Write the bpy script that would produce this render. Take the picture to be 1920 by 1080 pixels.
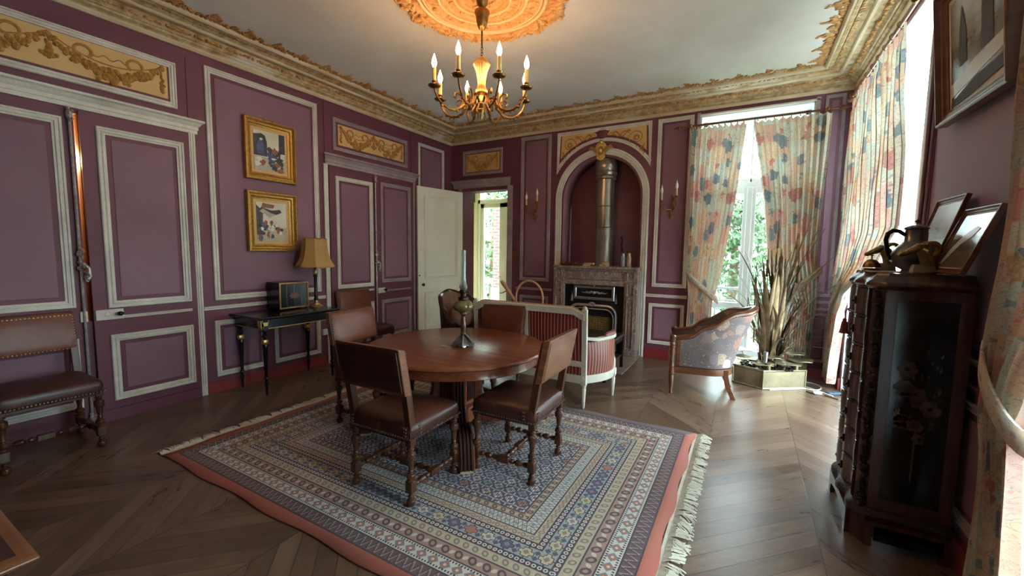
import bpy, bmesh, math, random
from mathutils import Vector, Matrix
random.seed(7)
PI = math.pi
scene = bpy.context.scene
for o in list(bpy.data.objects): bpy.data.objects.remove(o)
COL = scene.collection
X0, Y0, XR, YB, HC = -4.88, 6.30, 1.00, -2.2, 3.67     # left wall, far wall, right wall, back wall, ceiling

# ------------------------------------------------------------------ camera, world, exposure
cam_d = bpy.data.cameras.new('camera'); cam = bpy.data.objects.new('camera', cam_d); COL.objects.link(cam)
cam_d.sensor_width = 36; cam_d.lens = 779.43 / 1920 * 36; cam_d.clip_start = .05
yaw, pit, rol = .513745, -.0887764, .0132569
f = Vector((-math.sin(yaw)*math.cos(pit), math.cos(yaw)*math.cos(pit), math.sin(pit)))
r = Vector((math.cos(yaw), math.sin(yaw), 0)); u = r.cross(f)
r2 = r*math.cos(rol)+u*math.sin(rol); u2 = -r*math.sin(rol)+u*math.cos(rol)
cam.matrix_world = Matrix(((r2.x, u2.x, -f.x, 0), (r2.y, u2.y, -f.y, 0), (r2.z, u2.z, -f.z, 1.55), (0, 0, 0, 1)))
scene.camera = cam
w = bpy.data.worlds.new('overcast'); scene.world = w; w.use_nodes = True
bg = w.node_tree.nodes['Background']; bg.inputs[0].default_value = (.86, .94, 1.0, 1); bg.inputs[1].default_value = 9.0
scene.view_settings.view_transform = 'Standard'; scene.view_settings.look = 'None'
scene.view_settings.gamma = 1; scene.view_settings.use_curve_mapping = False
scene.view_settings.exposure = 1.68
try:
    scene.cycles.max_bounces = 10; scene.cycles.diffuse_bounces = 6; scene.cycles.transparent_max_bounces = 16
    scene.cycles.caustics_reflective = False; scene.cycles.caustics_refractive = False
    scene.cycles.sample_clamp_indirect = 8
    scene.cycles.use_denoising = True
except Exception: pass
def portal(loc, rot, sx, sy):
    l = bpy.data.lights.new('daylight_portal', 'AREA'); l.shape = 'RECTANGLE'; l.size = sx; l.size_y = sy
    l.cycles.is_portal = True
    o = bpy.data.objects.new('daylight_portal', l); o.location = loc; o.rotation_euler = rot; COL.objects.link(o)
portal((-.02, Y0+.42, 1.7), (-PI/2, 0, 0), 1.5, 3.6)
portal((XR+.42, 4.9, 1.75), (0, PI/2, 0), 3.6, 2.2)
portal((XR+.42, 1.72, 1.75), (0, PI/2, 0), 3.6, 1.2)

# ------------------------------------------------------------------ node helpers
def lin(c):
    return tuple(((x/255)/12.92 if x/255 <= .04045 else ((x/255+.055)/1.055)**2.4) for x in c)
class S:
    """a socket with arithmetic"""
    def __init__(s, nt, k): s.nt = nt; s.k = k
    def _m(s, op, *a):
        n = s.nt.nodes.new('ShaderNodeMath'); n.operation = op
        for i, v in enumerate(a):
            if isinstance(v, S): s.nt.links.new(v.k, n.inputs[i])
            else: n.inputs[i].default_value = v
        return S(s.nt, n.outputs[0])
    def __add__(s, o): return s._m('ADD', s, o)
    __radd__ = __add__
    def __sub__(s, o): return s._m('SUBTRACT', s, o)
    def __rsub__(s, o): return s._m('SUBTRACT', o, s)
    def __mul__(s, o): return s._m('MULTIPLY', s, o)
    __rmul__ = __mul__
    def __truediv__(s, o): return s._m('DIVIDE', s, o)
    def floor(s): return s._m('FLOOR', s)
    def frac(s): return s._m('FRACT', s)
    def abs(s): return s._m('ABSOLUTE', s)
    def gt(s, o): return s._m('GREATER_THAN', s, o)
    def lt(s, o): return s._m('LESS_THAN', s, o)
    def min(s, o): return s._m('MINIMUM', s, o)
    def max(s, o): return s._m('MAXIMUM', s, o)
    def sin(s): return s._m('SINE', s)
    def mod(s, o): return s._m('FLOORED_MODULO', s, o)
    def tri(s): return (s.frac()-.5).abs()*2          # 1 at integers, 0 at halves
class Mat:
    def __init__(m, name, rough=.5, metal=0, spec=.5):
        m.mat = bpy.data.materials.new(name); m.mat.use_nodes = True; m.nt = m.mat.node_tree
        m.p = m.nt.nodes['Principled BSDF']; m.p.inputs['Roughness'].default_value = rough
        m.p.inputs['Metallic'].default_value = metal; m.p.inputs['Specular IOR Level'].default_value = spec
    def coord(m, kind='Object'):
        n = m.nt.nodes.new('ShaderNodeTexCoord'); m.vec = n.outputs[kind]
        s = m.nt.nodes.new('ShaderNodeSeparateXYZ'); m.nt.links.new(m.vec, s.inputs[0])
        return [S(m.nt, s.outputs[i]) for i in range(3)]
    def xyz(m, x, y, z):
        n = m.nt.nodes.new('ShaderNodeCombineXYZ')
        for i, v in enumerate((x, y, z)):
            if isinstance(v, S): m.nt.links.new(v.k, n.inputs[i])
            else: n.inputs[i].default_value = v
        return n.outputs[0]
    def scaled(m, v, sc):
        n = m.nt.nodes.new('ShaderNodeVectorMath'); n.operation = 'MULTIPLY'
        m.nt.links.new(v, n.inputs[0]); n.inputs[1].default_value = sc; return n.outputs[0]
    def noise(m, v, scale, detail=3, rough=.5, dist=0):
        n = m.nt.nodes.new('ShaderNodeTexNoise'); n.inputs['Scale'].default_value = scale; n.inputs['Detail'].default_value = detail
        n.inputs['Roughness'].default_value = rough; n.inputs['Distortion'].default_value = dist
        if v is not None: m.nt.links.new(v, n.inputs['Vector'])
        return S(m.nt, n.outputs[0])
    def vor(m, v, scale, feat='F1', rnd=1.0):
        n = m.nt.nodes.new('ShaderNodeTexVoronoi'); n.feature = feat; n.inputs['Scale'].default_value = scale
        n.inputs['Randomness'].default_value = rnd
        m.nt.links.new(v, n.inputs['Vector']); return S(m.nt, n.outputs['Distance']), (n.outputs['Color'] if feat == 'F1' else None), n
    def white(m, v):
        n = m.nt.nodes.new('ShaderNodeTexWhiteNoise'); n.noise_dimensions = '3D'; m.nt.links.new(v, n.inputs['Vector']); return S(m.nt, n.outputs['Value'])
    def ramp(m, fac, stops, const=False):
        n = m.nt.nodes.new('ShaderNodeValToRGB'); cr = n.color_ramp
        if const: cr.interpolation = 'CONSTANT'
        while len(cr.elements) < len(stops): cr.elements.new(.5)
        for e, (p, c) in zip(cr.elements, stops): e.position = p; e.color = (*lin(c), 1)
        m.nt.links.new(fac.k, n.inputs[0]); return n.outputs[0]
    def col(m, c):
        n = m.nt.nodes.new('ShaderNodeRGB'); n.outputs[0].default_value = (*lin(c), 1); return n.outputs[0]
    def mix(m, fac, a, b, mode='MIX'):
        n = m.nt.nodes.new('ShaderNodeMix'); n.data_type = 'RGBA'; n.blend_type = mode
        if isinstance(fac, S): m.nt.links.new(fac.k, n.inputs[0])
        else: n.inputs[0].default_value = fac
        for v, i in ((a, 6), (b, 7)):
            if isinstance(v, tuple): n.inputs[i].default_value = (*lin(v), 1)
            else: m.nt.links.new(v, n.inputs[i])
        return n.outputs[2]
    def base(m, c):
        if isinstance(c, tuple): m.p.inputs['Base Color'].default_value = (*lin(c), 1)
        else: m.nt.links.new(c, m.p.inputs['Base Color'])
    def bump(m, h, strength=.3, dist=.01):
        n = m.nt.nodes.new('ShaderNodeBump'); n.inputs['Strength'].default_value = strength; n.inputs['Distance'].default_value = dist
        m.nt.links.new(h.k, n.inputs['Height']); m.nt.links.new(n.outputs[0], m.p.inputs['Normal'])
    def rough(m, s): m.nt.links.new(s.k, m.p.inputs['Roughness'])
def simple(name, c1, c2=None, rough=.5, metal=0, scale=6, stretch=(1, 1, 1), bump=0, bdist=.01, rvar=0, bscale=None, spec=.5):
    m = Mat(name, rough, metal, spec); m.coord()
    v = m.scaled(m.vec, stretch)
    n = m.noise(v, scale, 4, .6)
    if c2 is None: m.base(c1)
    else: m.base(m.ramp(n, [(.3, c1), (.7, c2)]))
    if bump: m.bump(m.noise(v, bscale or scale*3, 3), bump, bdist)
    if rvar: m.rough(n*rvar+(rough-rvar/2))
    return m.mat

M = {}
# paint
M['plum'] = simple('plum_paint', (98, 50, 66), (112, 60, 78), .55, scale=1.2, bump=.08)
M['mauve'] = simple('mauve_paint', (126, 88, 104), (140, 102, 117), .6, scale=1.0, bump=.08)
def trim_mat():
    m = Mat('brushed_white_paint', .55); x, y, z = m.coord()
    n = m.noise(m.scaled(m.vec, (1, 1, 1)), 3, 5, .7)
    streak = m.noise(m.scaled(m.vec, (60, 60, 60)), 1, 2)
    m.base(m.mix(streak*.5, m.ramp(n, [(.3, (198, 194, 184)), (.65, (236, 232, 220))]), (160, 154, 148))); return m.mat
M['trim'] = trim_mat()
M['trim_grey'] = simple('grey_lilac_trim', (140, 122, 128), (168, 154, 154), .55, scale=5)
M['red_base'] = simple('red_skirting', (118, 34, 38), (140, 46, 46), .5, scale=3)
M['cream'] = simple('cream_door_paint', (222, 220, 202), (234, 232, 216), .45, scale=1.5, bump=.04)
M['cream_wall'] = simple('cream_wall', (226, 220, 176), (236, 230, 196), .7, scale=2)
M['white_frame'] = simple('white_window_paint', (218, 228, 232), (232, 240, 242), .4, scale=2)
def ceil_mat():
    m = Mat('aged_ceiling_paint', .8); m.coord()
    a = m.noise(m.vec, .8, 4, .6); b = m.noise(m.vec, 3.5, 4, .7, .5)
    c = m.mix((b*.5), m.ramp(a, [(.3, (206, 203, 198)), (.7, (236, 235, 232))]), (214, 206, 198))
    m.base(c); m.bump(m.noise(m.vec, 5, 4, .6), .25, .02); return m.mat
M['ceiling'] = ceil_mat()
def cornice_mat():
    m = Mat('worn_gilt_plaster', .6); m.coord()
    a = m.noise(m.vec, 14, 4, .6); p = m.noise(m.vec, 1.1, 3, .5, .4)
    gold = m.ramp(a, [(.3, (142, 116, 76)), (.5, (178, 152, 112)), (.7, (204, 184, 148))])
    m.base(m.mix((p-.60)*12, gold, (214, 204, 188))); m.bump(a, .5, .01)
    n = m.nt.nodes.new('ShaderNodeClamp')
    return m.mat
def clampfix(mat):
    for n in mat.node_tree.nodes:
        if n.bl_idname == 'ShaderNodeMix': n.clamp_factor = True
M['cornice'] = cornice_mat()
M['cornice_pale'] = simple('pale_worn_plaster', (188, 164, 124), (216, 204, 178), .6, scale=2.2, bump=.2)
M['ornament'] = simple('ochre_ornament', (160, 112, 60), (206, 160, 98), .6, scale=20, bump=.4)
M['medallion'] = simple('gilded_rose', (214, 158, 92), (238, 196, 136), .6, scale=16, bump=.4)
M['medallion_pale'] = simple('pale_rose_ring', (232, 200, 150), (244, 218, 176), .6, scale=10)
M['gold_panel'] = simple('tan_relief_ground', (206, 164, 104), (220, 180, 122), .6, scale=3)
M['relief'] = simple('ochre_relief', (160, 112, 50), (188, 140, 74), .55, scale=25, bump=.3)
M['gilt'] = simple('gilt_metal', (184, 150, 88), (212, 182, 122), .34, .8, scale=12, bump=.15)
M['gilt_frame'] = simple('gilt_frame', (150, 108, 46), (196, 152, 78), .38, .6, scale=30, bump=.3)
M['antique_brass'] = simple('antique_brass', (112, 78, 40), (164, 120, 66), .32, .9, scale=14, bump=.2)
M['dull_brass'] = simple('dull_brass', (128, 116, 90), (170, 156, 126), .42, .7, scale=5, bump=.1, rvar=.2)
M['leaf_brass'] = simple('leaf_brass', (96, 78, 58), (150, 128, 98), .35, .7, scale=8, rvar=.2)
M['dark_metal'] = simple('dark_metal', (52, 44, 40), (78, 66, 58), .4, .8, scale=10)
M['black_iron'] = simple('black_iron', (22, 21, 23), (34, 32, 34), .5, .3, scale=10)
M['black_lacquer'] = simple('black_lacquer', (14, 13, 15), (24, 20, 22), .22, scale=6)
M['silver'] = simple('polished_steel', (168, 168, 172), (196, 196, 200), .3, .9, scale=8)
M['pewter'] = simple('pewter', (96, 92, 90), (134, 130, 126), .28, .9, scale=5)
M['pipe'] = simple('galvanised_pipe', (128, 122, 112), (176, 170, 160), .34, .85, scale=4, stretch=(1, 1, .5), rvar=.2)
M['bolt'] = simple('silvered_bolt', (134, 124, 122), (192, 182, 178), .4, .6, scale=30, bump=.4)
M['oak'] = simple('turned_oak', (52, 29, 19), (90, 53, 32), .28, scale=5, stretch=(8, 8, 1), bump=.05)
M['dark_oak'] = simple('dark_oak', (40, 24, 18), (66, 40, 28), .3, scale=5, stretch=(8, 8, 1))
M['warm_oak'] = simple('worn_warm_oak', (92, 54, 35), (140, 90, 60), .35, scale=4, stretch=(1, 1, 6))
M['walnut'] = simple('walnut', (88, 50, 32), (124, 76, 48), .3, scale=4, stretch=(1, 1, 5))
M['walnut_panel'] = simple('worn_wood_panel', (112, 72, 50), (146, 102, 76), .4, scale=3, stretch=(1, 1, 4))
M['bentwood'] = simple('pale_bentwood', (176, 130, 92), (202, 160, 120), .45, scale=8)
M['mahogany'] = simple('mahogany', (92, 44, 28), (124, 66, 42), .22, scale=3, stretch=(1, 12, 12))
def tabletop():
    m = Mat('mahogany_table', .24); x, y, z = m.coord()
    n = m.noise(m.scaled(m.vec, (2, 22, 6)), 1, 5, .6, .3); p = m.noise(m.vec, 2.2, 3)
    m.base(m.mix(p*.4, m.ramp(n, [(.25, (96, 46, 30)), (.75, (138, 76, 48))]), (150, 92, 62)))
    m.rough(m.noise(m.vec, 3, 3)*.14+.17); m.bump(n, .04, .003); return m.mat
M['tabletop'] = tabletop()
def leather(name, a, b, worn):
    m = Mat(name, .42); m.coord()
    n = m.noise(m.vec, 5, 5, .6); w_ = m.noise(m.vec, 9, 5, .7, 1.5)
    m.base(m.mix((w_-.60)*5, m.ramp(n, [(.3, a), (.7, b)]), worn)); clampfix(m.mat)
    m.bump(m.noise(m.vec, 90, 3), .12, .004); m.rough(n*.25+.26); return m.mat
M['leather'] = leather('brown_leather', (50, 25, 19), (80, 42, 31), (134, 88, 68))
M['leather_back'] = leather('tan_brown_leather', (88, 42, 26), (128, 70, 46), (146, 92, 66))
M['leather_dark'] = leather('dark_leather', (48, 26, 20), (74, 42, 32), (90, 58, 46))
M['nail'] = simple('nailhead', (120, 100, 88), (150, 130, 116), .3, .9)
M['white_wood'] = simple('cream_painted_wood', (196, 190, 174), (218, 212, 196), .4, scale=5)
def stripes():
    m = Mat('red_striped_silk', .45); uvx, uvy, _ = m.coord('UV')
    t = (uvx/.036).frac(); l = (t-.5).abs().lt(.07); l2 = (t-.5).abs().lt(.13)
    c = m.mix(l2, m.ramp(m.noise(m.vec, 3, 2), [(.3, (104, 24, 32)), (.7, (124, 34, 42))]), (150, 78, 62))
    m.base(m.mix(l, c, (196, 168, 124))); return m.mat
M['stripes'] = stripes()
def flowers(name, ground, ground2, pal, scale, transl=0.0, patch=False, rough=.8, uv='UV', size=.33):
    m = Mat(name, rough); x, y, z = m.coord(uv)
    v0 = m.vec
    wob = m.noise(v0, 12, 2)
    v = v0
    bgc = m.ramp(m.noise(v0, 2.5, 2), [(.35, ground), (.65, ground2)])
    if patch:
        cx = (x/.16+(y/.21).floor()*.37).floor(); cy = (y/.21).floor()
        rv = m.white(m.xyz(cx, cy, 0.0))
        bgc = m.ramp(rv, [(0, (212, 204, 184)), (.22, (214, 186, 160)), (.42, (202, 204, 190)), (.56, (216, 198, 172)), (.72, (212, 176, 160)), (.88, (208, 202, 184))], True)
        # thin scribbled lines inside patches
        ln = (m.noise(v0, 16, 2, .5, 2.0)-.5).abs().lt(.012)
        bgc = m.mix(ln*.55, bgc, (120, 134, 130))
    d, colr, node = m.vor(v, scale)
    ang = m.noise(v0, scale*5, 3, .6)
    dd = d+(ang-.5)*.34+(m.noise(v0, scale*2.4, 2)-.5)*.5
    sep = m.nt.nodes.new('ShaderNodeSeparateColor'); m.nt.links.new(colr, sep.inputs[0])
    rnd = S(m.nt, sep.outputs[0]); rnd2 = S(m.nt, sep.outputs[1])
    fl = m.ramp(rnd, [(i/len(pal), c) for i, c in enumerate(pal)], True)
    ring = ((dd*42).sin()).gt(.1)
    fl2 = m.mix(ring*.42, fl, tuple(int(q*.62) for q in pal[0]))
    mask = dd.lt(size)*rnd2.gt(.18)
    # leaves
    d2, c2, _ = m.vor(m.scaled(v0, (1.0, 1.7, 1)), scale*2.3)
    sep2 = m.nt.nodes.new('ShaderNodeSeparateColor'); m.nt.links.new(c2, sep2.inputs[0]); q = S(m.nt, sep2.outputs[0])
    leaf = (d2+(ang-.5)*.3).lt(.2)*q.gt(.5)
    c = m.mix(leaf*.7, bgc, m.ramp(q, [(0, pal[1]), (.7, pal[2]), (.85, pal[0])], True))
    d3, c3, _ = m.vor(m.scaled(v0, (1.3, 1.0, 1)), scale*4.2)
    sep3 = m.nt.nodes.new('ShaderNodeSeparateColor'); m.nt.links.new(c3, sep3.inputs[0]); q3 = S(m.nt, sep3.outputs[1])
    sprig = (m.noise(v0, scale*3.2, 3, .6, 2.5)-.5).abs().lt(.016)
    c = m.mix(sprig*.5, c, m.ramp(m.noise(v0, 3, 1), [(.4, pal[1]), (.5, pal[2]), (.6, pal[-1])], True))
    c = m.mix((d3+(ang-.5)*.4).lt(.17)*q3.gt(.55)*.6, c, m.ramp(q3, [(0, pal[-1]), (.75, pal[1]), (.88, pal[2])], True))
    c = m.mix(mask*.78, c, fl2)
    m.base(c)
    m.bump(m.noise(v0, 60, 2), .1, .003)
    if transl:
        nt = m.nt; tr = nt.nodes.new('ShaderNodeBsdfTranslucent'); nt.links.new(c, tr.inputs[0])
        ms = nt.nodes.new('ShaderNodeMixShader'); ms.inputs[0].default_value = transl
        out = nt.nodes['Material Output']
        nt.links.new(m.p.outputs[0], ms.inputs[1]); nt.links.new(tr.outputs[0], ms.inputs[2]); nt.links.new(ms.outputs[0], out.inputs[0])
    return m.mat
M['curtain'] = flowers('floral_curtain', (206, 210, 196), (220, 200, 176),
    [(104, 132, 146), (210, 138, 124), (132, 152, 160), (222, 180, 130), (206, 124, 116)], 5.0, .15, True, size=.40)
M['tapestry'] = flowers('floral_tapestry', (92, 80, 82), (112, 100, 101),
    [(172, 146, 124), (146, 124, 116), (182, 158, 132), (156, 104, 94), (128, 116, 122)], 6.5, size=.42)
M['tapestry_dark'] = flowers('brown_tapestry', (92, 64, 52), (120, 88, 70),
    [(130, 92, 70), (108, 76, 62), (150, 116, 84)], 8)
M['cushion'] = simple('pale_seat_fabric', (150, 136, 126), (190, 180, 170), .8, scale=9)
def glass(name, tint=(240, 248, 248), refl=.04, rough=.02):
    m = bpy.data.materials.new(name); m.use_nodes = True; nt = m.node_tree; nt.nodes.clear()
    out = nt.nodes.new('ShaderNodeOutputMaterial'); t = nt.nodes.new('ShaderNodeBsdfTransparent'); g = nt.nodes.new('ShaderNodeBsdfGlossy')
    t.inputs[0].default_value = (*lin(tint), 1); g.inputs['Roughness'].default_value = rough
    lw = nt.nodes.new('ShaderNodeLayerWeight'); lw.inputs[0].default_value = .5
    pw = nt.nodes.new('ShaderNodeMath'); pw.operation = 'POWER'; nt.links.new(lw.outputs['Facing'], pw.inputs[0]); pw.inputs[1].default_value = 5
    ml = nt.nodes.new('ShaderNodeMath'); ml.operation = 'MULTIPLY_ADD'; nt.links.new(pw.outputs[0], ml.inputs[0]); ml.inputs[1].default_value = .5; ml.inputs[2].default_value = refl
    ms = nt.nodes.new('ShaderNodeMixShader'); nt.links.new(ml.outputs[0], ms.inputs[0])
    nt.links.new(t.outputs[0], ms.inputs[1]); nt.links.new(g.outputs[0], ms.inputs[2]); nt.links.new(ms.outputs[0], out.inputs[0])
    return m
M['pane'] = glass('window_glass'); M['chimney'] = glass('lamp_chimney_glass', (238, 242, 236), .12)
_nt = M['chimney'].node_tree; _d = _nt.nodes.new('ShaderNodeBsdfTranslucent'); _d.inputs[0].default_value = (.85, .88, .84, 1); _mx = _nt.nodes.new('ShaderNodeMixShader'); _mx.inputs[0].default_value = .30
_o = [q for q in _nt.nodes if q.bl_idname == 'ShaderNodeOutputMaterial'][0]; _l = _o.inputs[0].links[0].from_socket; _nt.links.new(_l, _mx.inputs[1]); _nt.links.new(_d.outputs[0], _mx.inputs[2]); _nt.links.new(_mx.outputs[0], _o.inputs[0])
M['olive_glass'] = simple('olive_quilted_glass', (84, 78, 48), (150, 140, 98), .10, .3, scale=22)
def emis(name, c, s):
    m = bpy.data.materials.new(name); m.use_nodes = True; p = m.node_tree.nodes['Principled BSDF']
    p.inputs['Base Color'].default_value = (*lin(c), 1); p.inputs['Emission Color'].default_value = (*lin(c), 1); p.inputs['Emission Strength'].default_value = s
    return m
M['bulb_on'] = emis('lit_candle_bulb', (255, 200, 140), 55)
M['bulb_off'] = simple('opal_bulb', (226, 222, 214), None, .3)
M['candle'] = simple('candle_sleeve', (214, 176, 110), (226, 192, 130), .5)
M['shade'] = simple('parchment_shade', (170, 130, 74), (194, 152, 92), .7, scale=5)
M['lamp_stem'] = simple('dark_rose_stem', (84, 60, 54), (126, 104, 96), .3, .5, scale=20)
M['ram_brass'] = simple('old_ram_brass', (104, 84, 48), (150, 126, 78), .38, .6, scale=30, bump=.5)
M['stone'] = None
def stone():
    m = Mat('veined_marble', .35); m.coord()
    a = m.noise(m.vec, 7, 6, .65, .8); vn = (m.noise(m.scaled(m.vec, (1, 1, .6)), 6, 5, .7, 1.5)-.5).abs()
    m.base(m.mix(vn.lt(.014)*.7, m.ramp(a, [(.3, (112, 92, 84)), (.55, (140, 122, 112)), (.75, (160, 144, 134))]), (204, 192, 184)))
    m.bump(a, .1, .005); return m.mat
M['stone'] = stone()
M['lining_plum'] = simple('niche_plum', (126, 82, 94), (142, 98, 108), .5, scale=1.6)  # even mauve-plum of the niche lining, lighter than the wall plum
M['brick'] = None
def brick():
    m = Mat('red_brick', .8); m.coord()
    n = m.nt.nodes.new('ShaderNodeTexBrick'); n.inputs['Scale'].default_value = 1; n.inputs['Brick Width'].default_value = .22; n.inputs['Row Height'].default_value = .075
    n.inputs['Mortar Size'].default_value = .008; n.inputs['Color1'].default_value = (*lin((66, 44, 40)), 1); n.inputs['Color2'].default_value = (*lin((80, 54, 48)), 1)
    n.inputs['Mortar'].default_value = (*lin((120, 114, 108)), 1)
    x, y, z = m.coord(); m.nt.links.new(m.xyz(x+y, z, 0.0), n.inputs['Vector']); m.base(n.outputs[0]); return m.mat
M['brick'] = brick()
M['lawn'] = simple('lawn_grass', (62, 84, 46), (78, 98, 58), .9, scale=3)
M['bounce_ground'] = simple('pale_bounce_ground', (206, 202, 194), (220, 216, 208), .9, scale=4)  # pale ground colour, set high to bounce daylight up to the ceiling
M['leaves'] = simple('tree_leaves', (36, 60, 32), (62, 88, 46), .7, scale=2)
M['bark'] = simple('bark', (80, 62, 48), (104, 84, 66), .9)
M['white_stone'] = simple('white_stone', (132, 132, 126), (150, 150, 144), .8)
M['rail_iron'] = simple('painted_rail', (96, 104, 104), (112, 120, 120), .5, .2)
M['plastic_white'] = simple('white_plastic', (214, 210, 200), None, .35)
M['plastic_blue'] = simple('blue_grey_plastic', (64, 82, 104), None, .4)
M['porcelain_black'] = simple('black_knob', (18, 14, 16), None, .15)
M['paper'] = simple('mount_board', (196, 184, 168), (206, 196, 182), .8)
M['ember'] = simple('red_tassel', (120, 54, 46), (140, 70, 58), .8)

def floor_mat():
    m = Mat('chevron_oak_floor', .35); x, y, z = m.coord()
    W = .62; uu = (x+.20)/W; k = uu.floor(); fr = uu-k; par = k.mod(2.0)
    zig = fr+par*(1.0-fr*2.0)
    vv = (y-zig*W)/.145; n = vv.floor(); fv = vv-n
    seam = (fr.min(1.0-fr)*W).lt(.0030); gro = (fv.min(1.0-fv)).lt(.020)
    line = seam.max(gro)
    sg = 1.0-par*2.0
    along = (x*sg+y)*.7; idv = m.white(m.xyz(n, k, 3.0))
    gv = m.xyz(along*2.2+idv*9.0, fv*1.0+n*3.0, k*7.0)
    g = m.noise(gv, 1.6, 6, .65, .8); g2 = m.noise(m.xyz(along*5.0, fv*9.0+n*11.0, k*7.0), 2.0, 4, .6)
    big = m.noise(m.vec, .7, 3)
    c = m.ramp(g*.55+g2*.2+idv*.25, [(.25, (74, 54, 43)), (.5, (102, 79, 64)), (.75, (134, 109, 90))])
    c = m.mix((big-.45)*1.2, c, (92, 74, 62)); 
    c = m.mix(line*.8, c, (34, 24, 20)); m.base(c); clampfix(m.mat)
    m.rough(g*.16+big*.12+.16)
    m.bump(g2*.12-line*1.0+idv*.25+fv*.1, .35, .003); return m.mat
M['floor'] = floor_mat()
def rug_mat(hx, hy):
    m = Mat('oriental_rug', .95); x, y, z = m.coord()
    ax = x.abs(); ay = y.abs(); dx = hx-ax; dy = hy-ay
    d = dx.min(dy); onx = dx.lt(dy); s = y*onx+x*(1.0-onx)
    stops = [0, .075, .155, .25, .33, .40, .435, .53, .565, .62, .70, .755]
    cols = [(172, 92, 74), (96, 76, 82), (206, 202, 190), (164, 132, 118), (182, 170, 148), (44, 42, 62), (154, 162, 164), (44, 42, 62), (184, 172, 150), (198, 196, 190), (168, 140, 126), (70, 68, 92)]
    sc = 1.0
    base = m.ramp(d/sc, list(zip(stops, cols)), True)
    dark = (46, 42, 60); ivory = (206, 200, 186); rust = (178, 108, 84); blue = (118, 132, 142); yel = (196, 182, 140)
    def band(a, b): return d.gt(a)*d.lt(b)
    def diamonds(per, a, b, t):       # 1 inside diamond outlines
        ss = (s/per).tri(); dd = ((d-a)/(b-a)-.5).abs()*2.0
        return ss+dd, t
    c = base
    # outer zigzag on dark band
    q = ((s/.05).tri()*.06+.085-d).abs().lt(.006)*band(.085, .150); c = m.mix(q, c, (176, 150, 138))
    q = (((s/.05)+.25).tri()*.06+.085-d).abs().lt(.005)*band(.085, .150); c = m.mix(q, c, dark)
    # star row on ivory band
    e = ((s/.075).frac()-.5)*.075; g = d-.203
    q = (e.abs()+g.abs()).lt(.034)*band(.16, .245); c = m.mix(q, c, blue)
    q = (e.abs().max(g.abs())).lt(.016)*band(.16, .245); c = m.mix(q, c, rust)
    q = ((e*e+g*g)*1.0).lt(.00007)*band(.16, .245); c = m.mix(q, c, ivory)
    q = ((d-.172).abs().lt(.006)+(d-.236).abs().lt(.006))*((s/.018).frac().lt(.5)); c = m.mix(q, c, dark)
    # floral blobs on the rust and beige bands
    for (ce, per, rad, colr, off) in ((.29, .085, .026, dark, 0), (.29, .085, .014, ivory, .5), (.365, .06, .020, (122, 104, 98), .2), (.365, .06, .011, yel, .7),
                                      (.592, .055, .016, (122, 104, 98), 0), (.592, .055, .009, rust, .5), (.728, .06, .018, dark, 0), (.728, .06, .012, yel, .5)):
        e = ((s/per+off).frac()-.5)*per; g = d-ce+e*.35*(1 if off < .3 else -1)
        q = ((e*e+g*g)).lt(rad*rad*(1)); q2 = ((e*e+g*g)).gt(rad*rad*.25) if off < .3 else 1.0
        q = q*q2 if off < .3 else q
        c = m.mix(q*.85, c, colr)
    # bead rows
    for ce in (.4175, .5475):
        e = ((s/.032).frac()-.5)*.032; g = d-ce; rr = e*e+g*g
        c = m.mix(rr.lt(.00016)*rr.gt(.00003), c, (206, 200, 196)); idb = m.white(m.xyz((s/.032).floor(), ce, 0.0))
        c = m.mix(rr.lt(.00004)*idb.gt(.5), c, rust)
    # medallions on the pale blue band
    per = .115; e = ((s/per).frac()-.5)*per; g = d-.4825; idm = m.white(m.xyz((s/per).floor(), 1.0, 2.0))
    dd = e.abs()*.9+g.abs(); spike = (((e.abs()-g.abs())*160.0).sin()*.006)
    md = m.ramp(idm, [(0, yel), (.3, (200, 190, 174)), (.55, rust), (.8, (90, 86, 112))], True)
    c = m.mix((dd+spike).lt(.046)*band(.437, .528), c, dark); c = m.mix((dd+spike).lt(.038)*band(.437, .528), c, md)
    c = m.mix(dd.lt(.018), c, ivory) if 0 else m.mix(((dd).lt(.017))*band(.437, .528), c, blue)
    c = m.mix(((e.abs().max(g.abs()))).lt(.006)*band(.437, .528), c, rust)
    e2 = ((s/per+.5).frac()-.5)*per
    c = m.mix(((e2.abs()+(g.abs()-.02).abs()).lt(.018))*band(.437, .528), c, (74, 78, 104))
    # lattice on the ivory inner border
    for o_ in (0, .5):
        q = (((s/.055)+o_).tri()*.066+.627-d).abs().lt(.0045)*band(.622, .698); c = m.mix(q, c, dark)
    e = ((s/.055+.5).frac()-.5)*.055; g = d-.66
    c = m.mix((e.abs()+g.abs()).lt(.010), c, blue)
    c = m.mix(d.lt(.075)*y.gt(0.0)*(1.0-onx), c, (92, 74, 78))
    # guard lines
    for l in stops[1:]:
        c = m.mix((d-l).abs().lt(.0045), c, (58, 46, 60))
    # field: mosaic of small motifs on navy
    F = d.gt(.76)
    px = x/.088; py = y/.088; ox = (py.floor().mod(2.0))*.5; fx = ((px+ox).frac()-.5).abs(); fy = (py.frac()-.5).abs()
    idf = m.white(m.xyz((px+ox).floor(), py.floor(), 5.0))
    mc = m.ramp(idf, [(0, (208, 202, 190)), (.35, (140, 150, 160)), (.5, (196, 190, 178)), (.68, (182, 132, 104)), (.8, (156, 168, 140)), (.9, (214, 208, 196))], True)
    shp = (fx+fy).lt(.42)*((fx*44.0).sin().gt(-.3)); c = m.mix(shp*F, c, mc)
    c = m.mix(((fx+fy).lt(.16))*F, c, (52, 50, 78)); c = m.mix(((fx+fy).lt(.08))*F, c, rust)
    c = m.mix((fx.max(fy).gt(.44))*((fx+fy).gt(.62))*F, c, (186, 182, 178))
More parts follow.
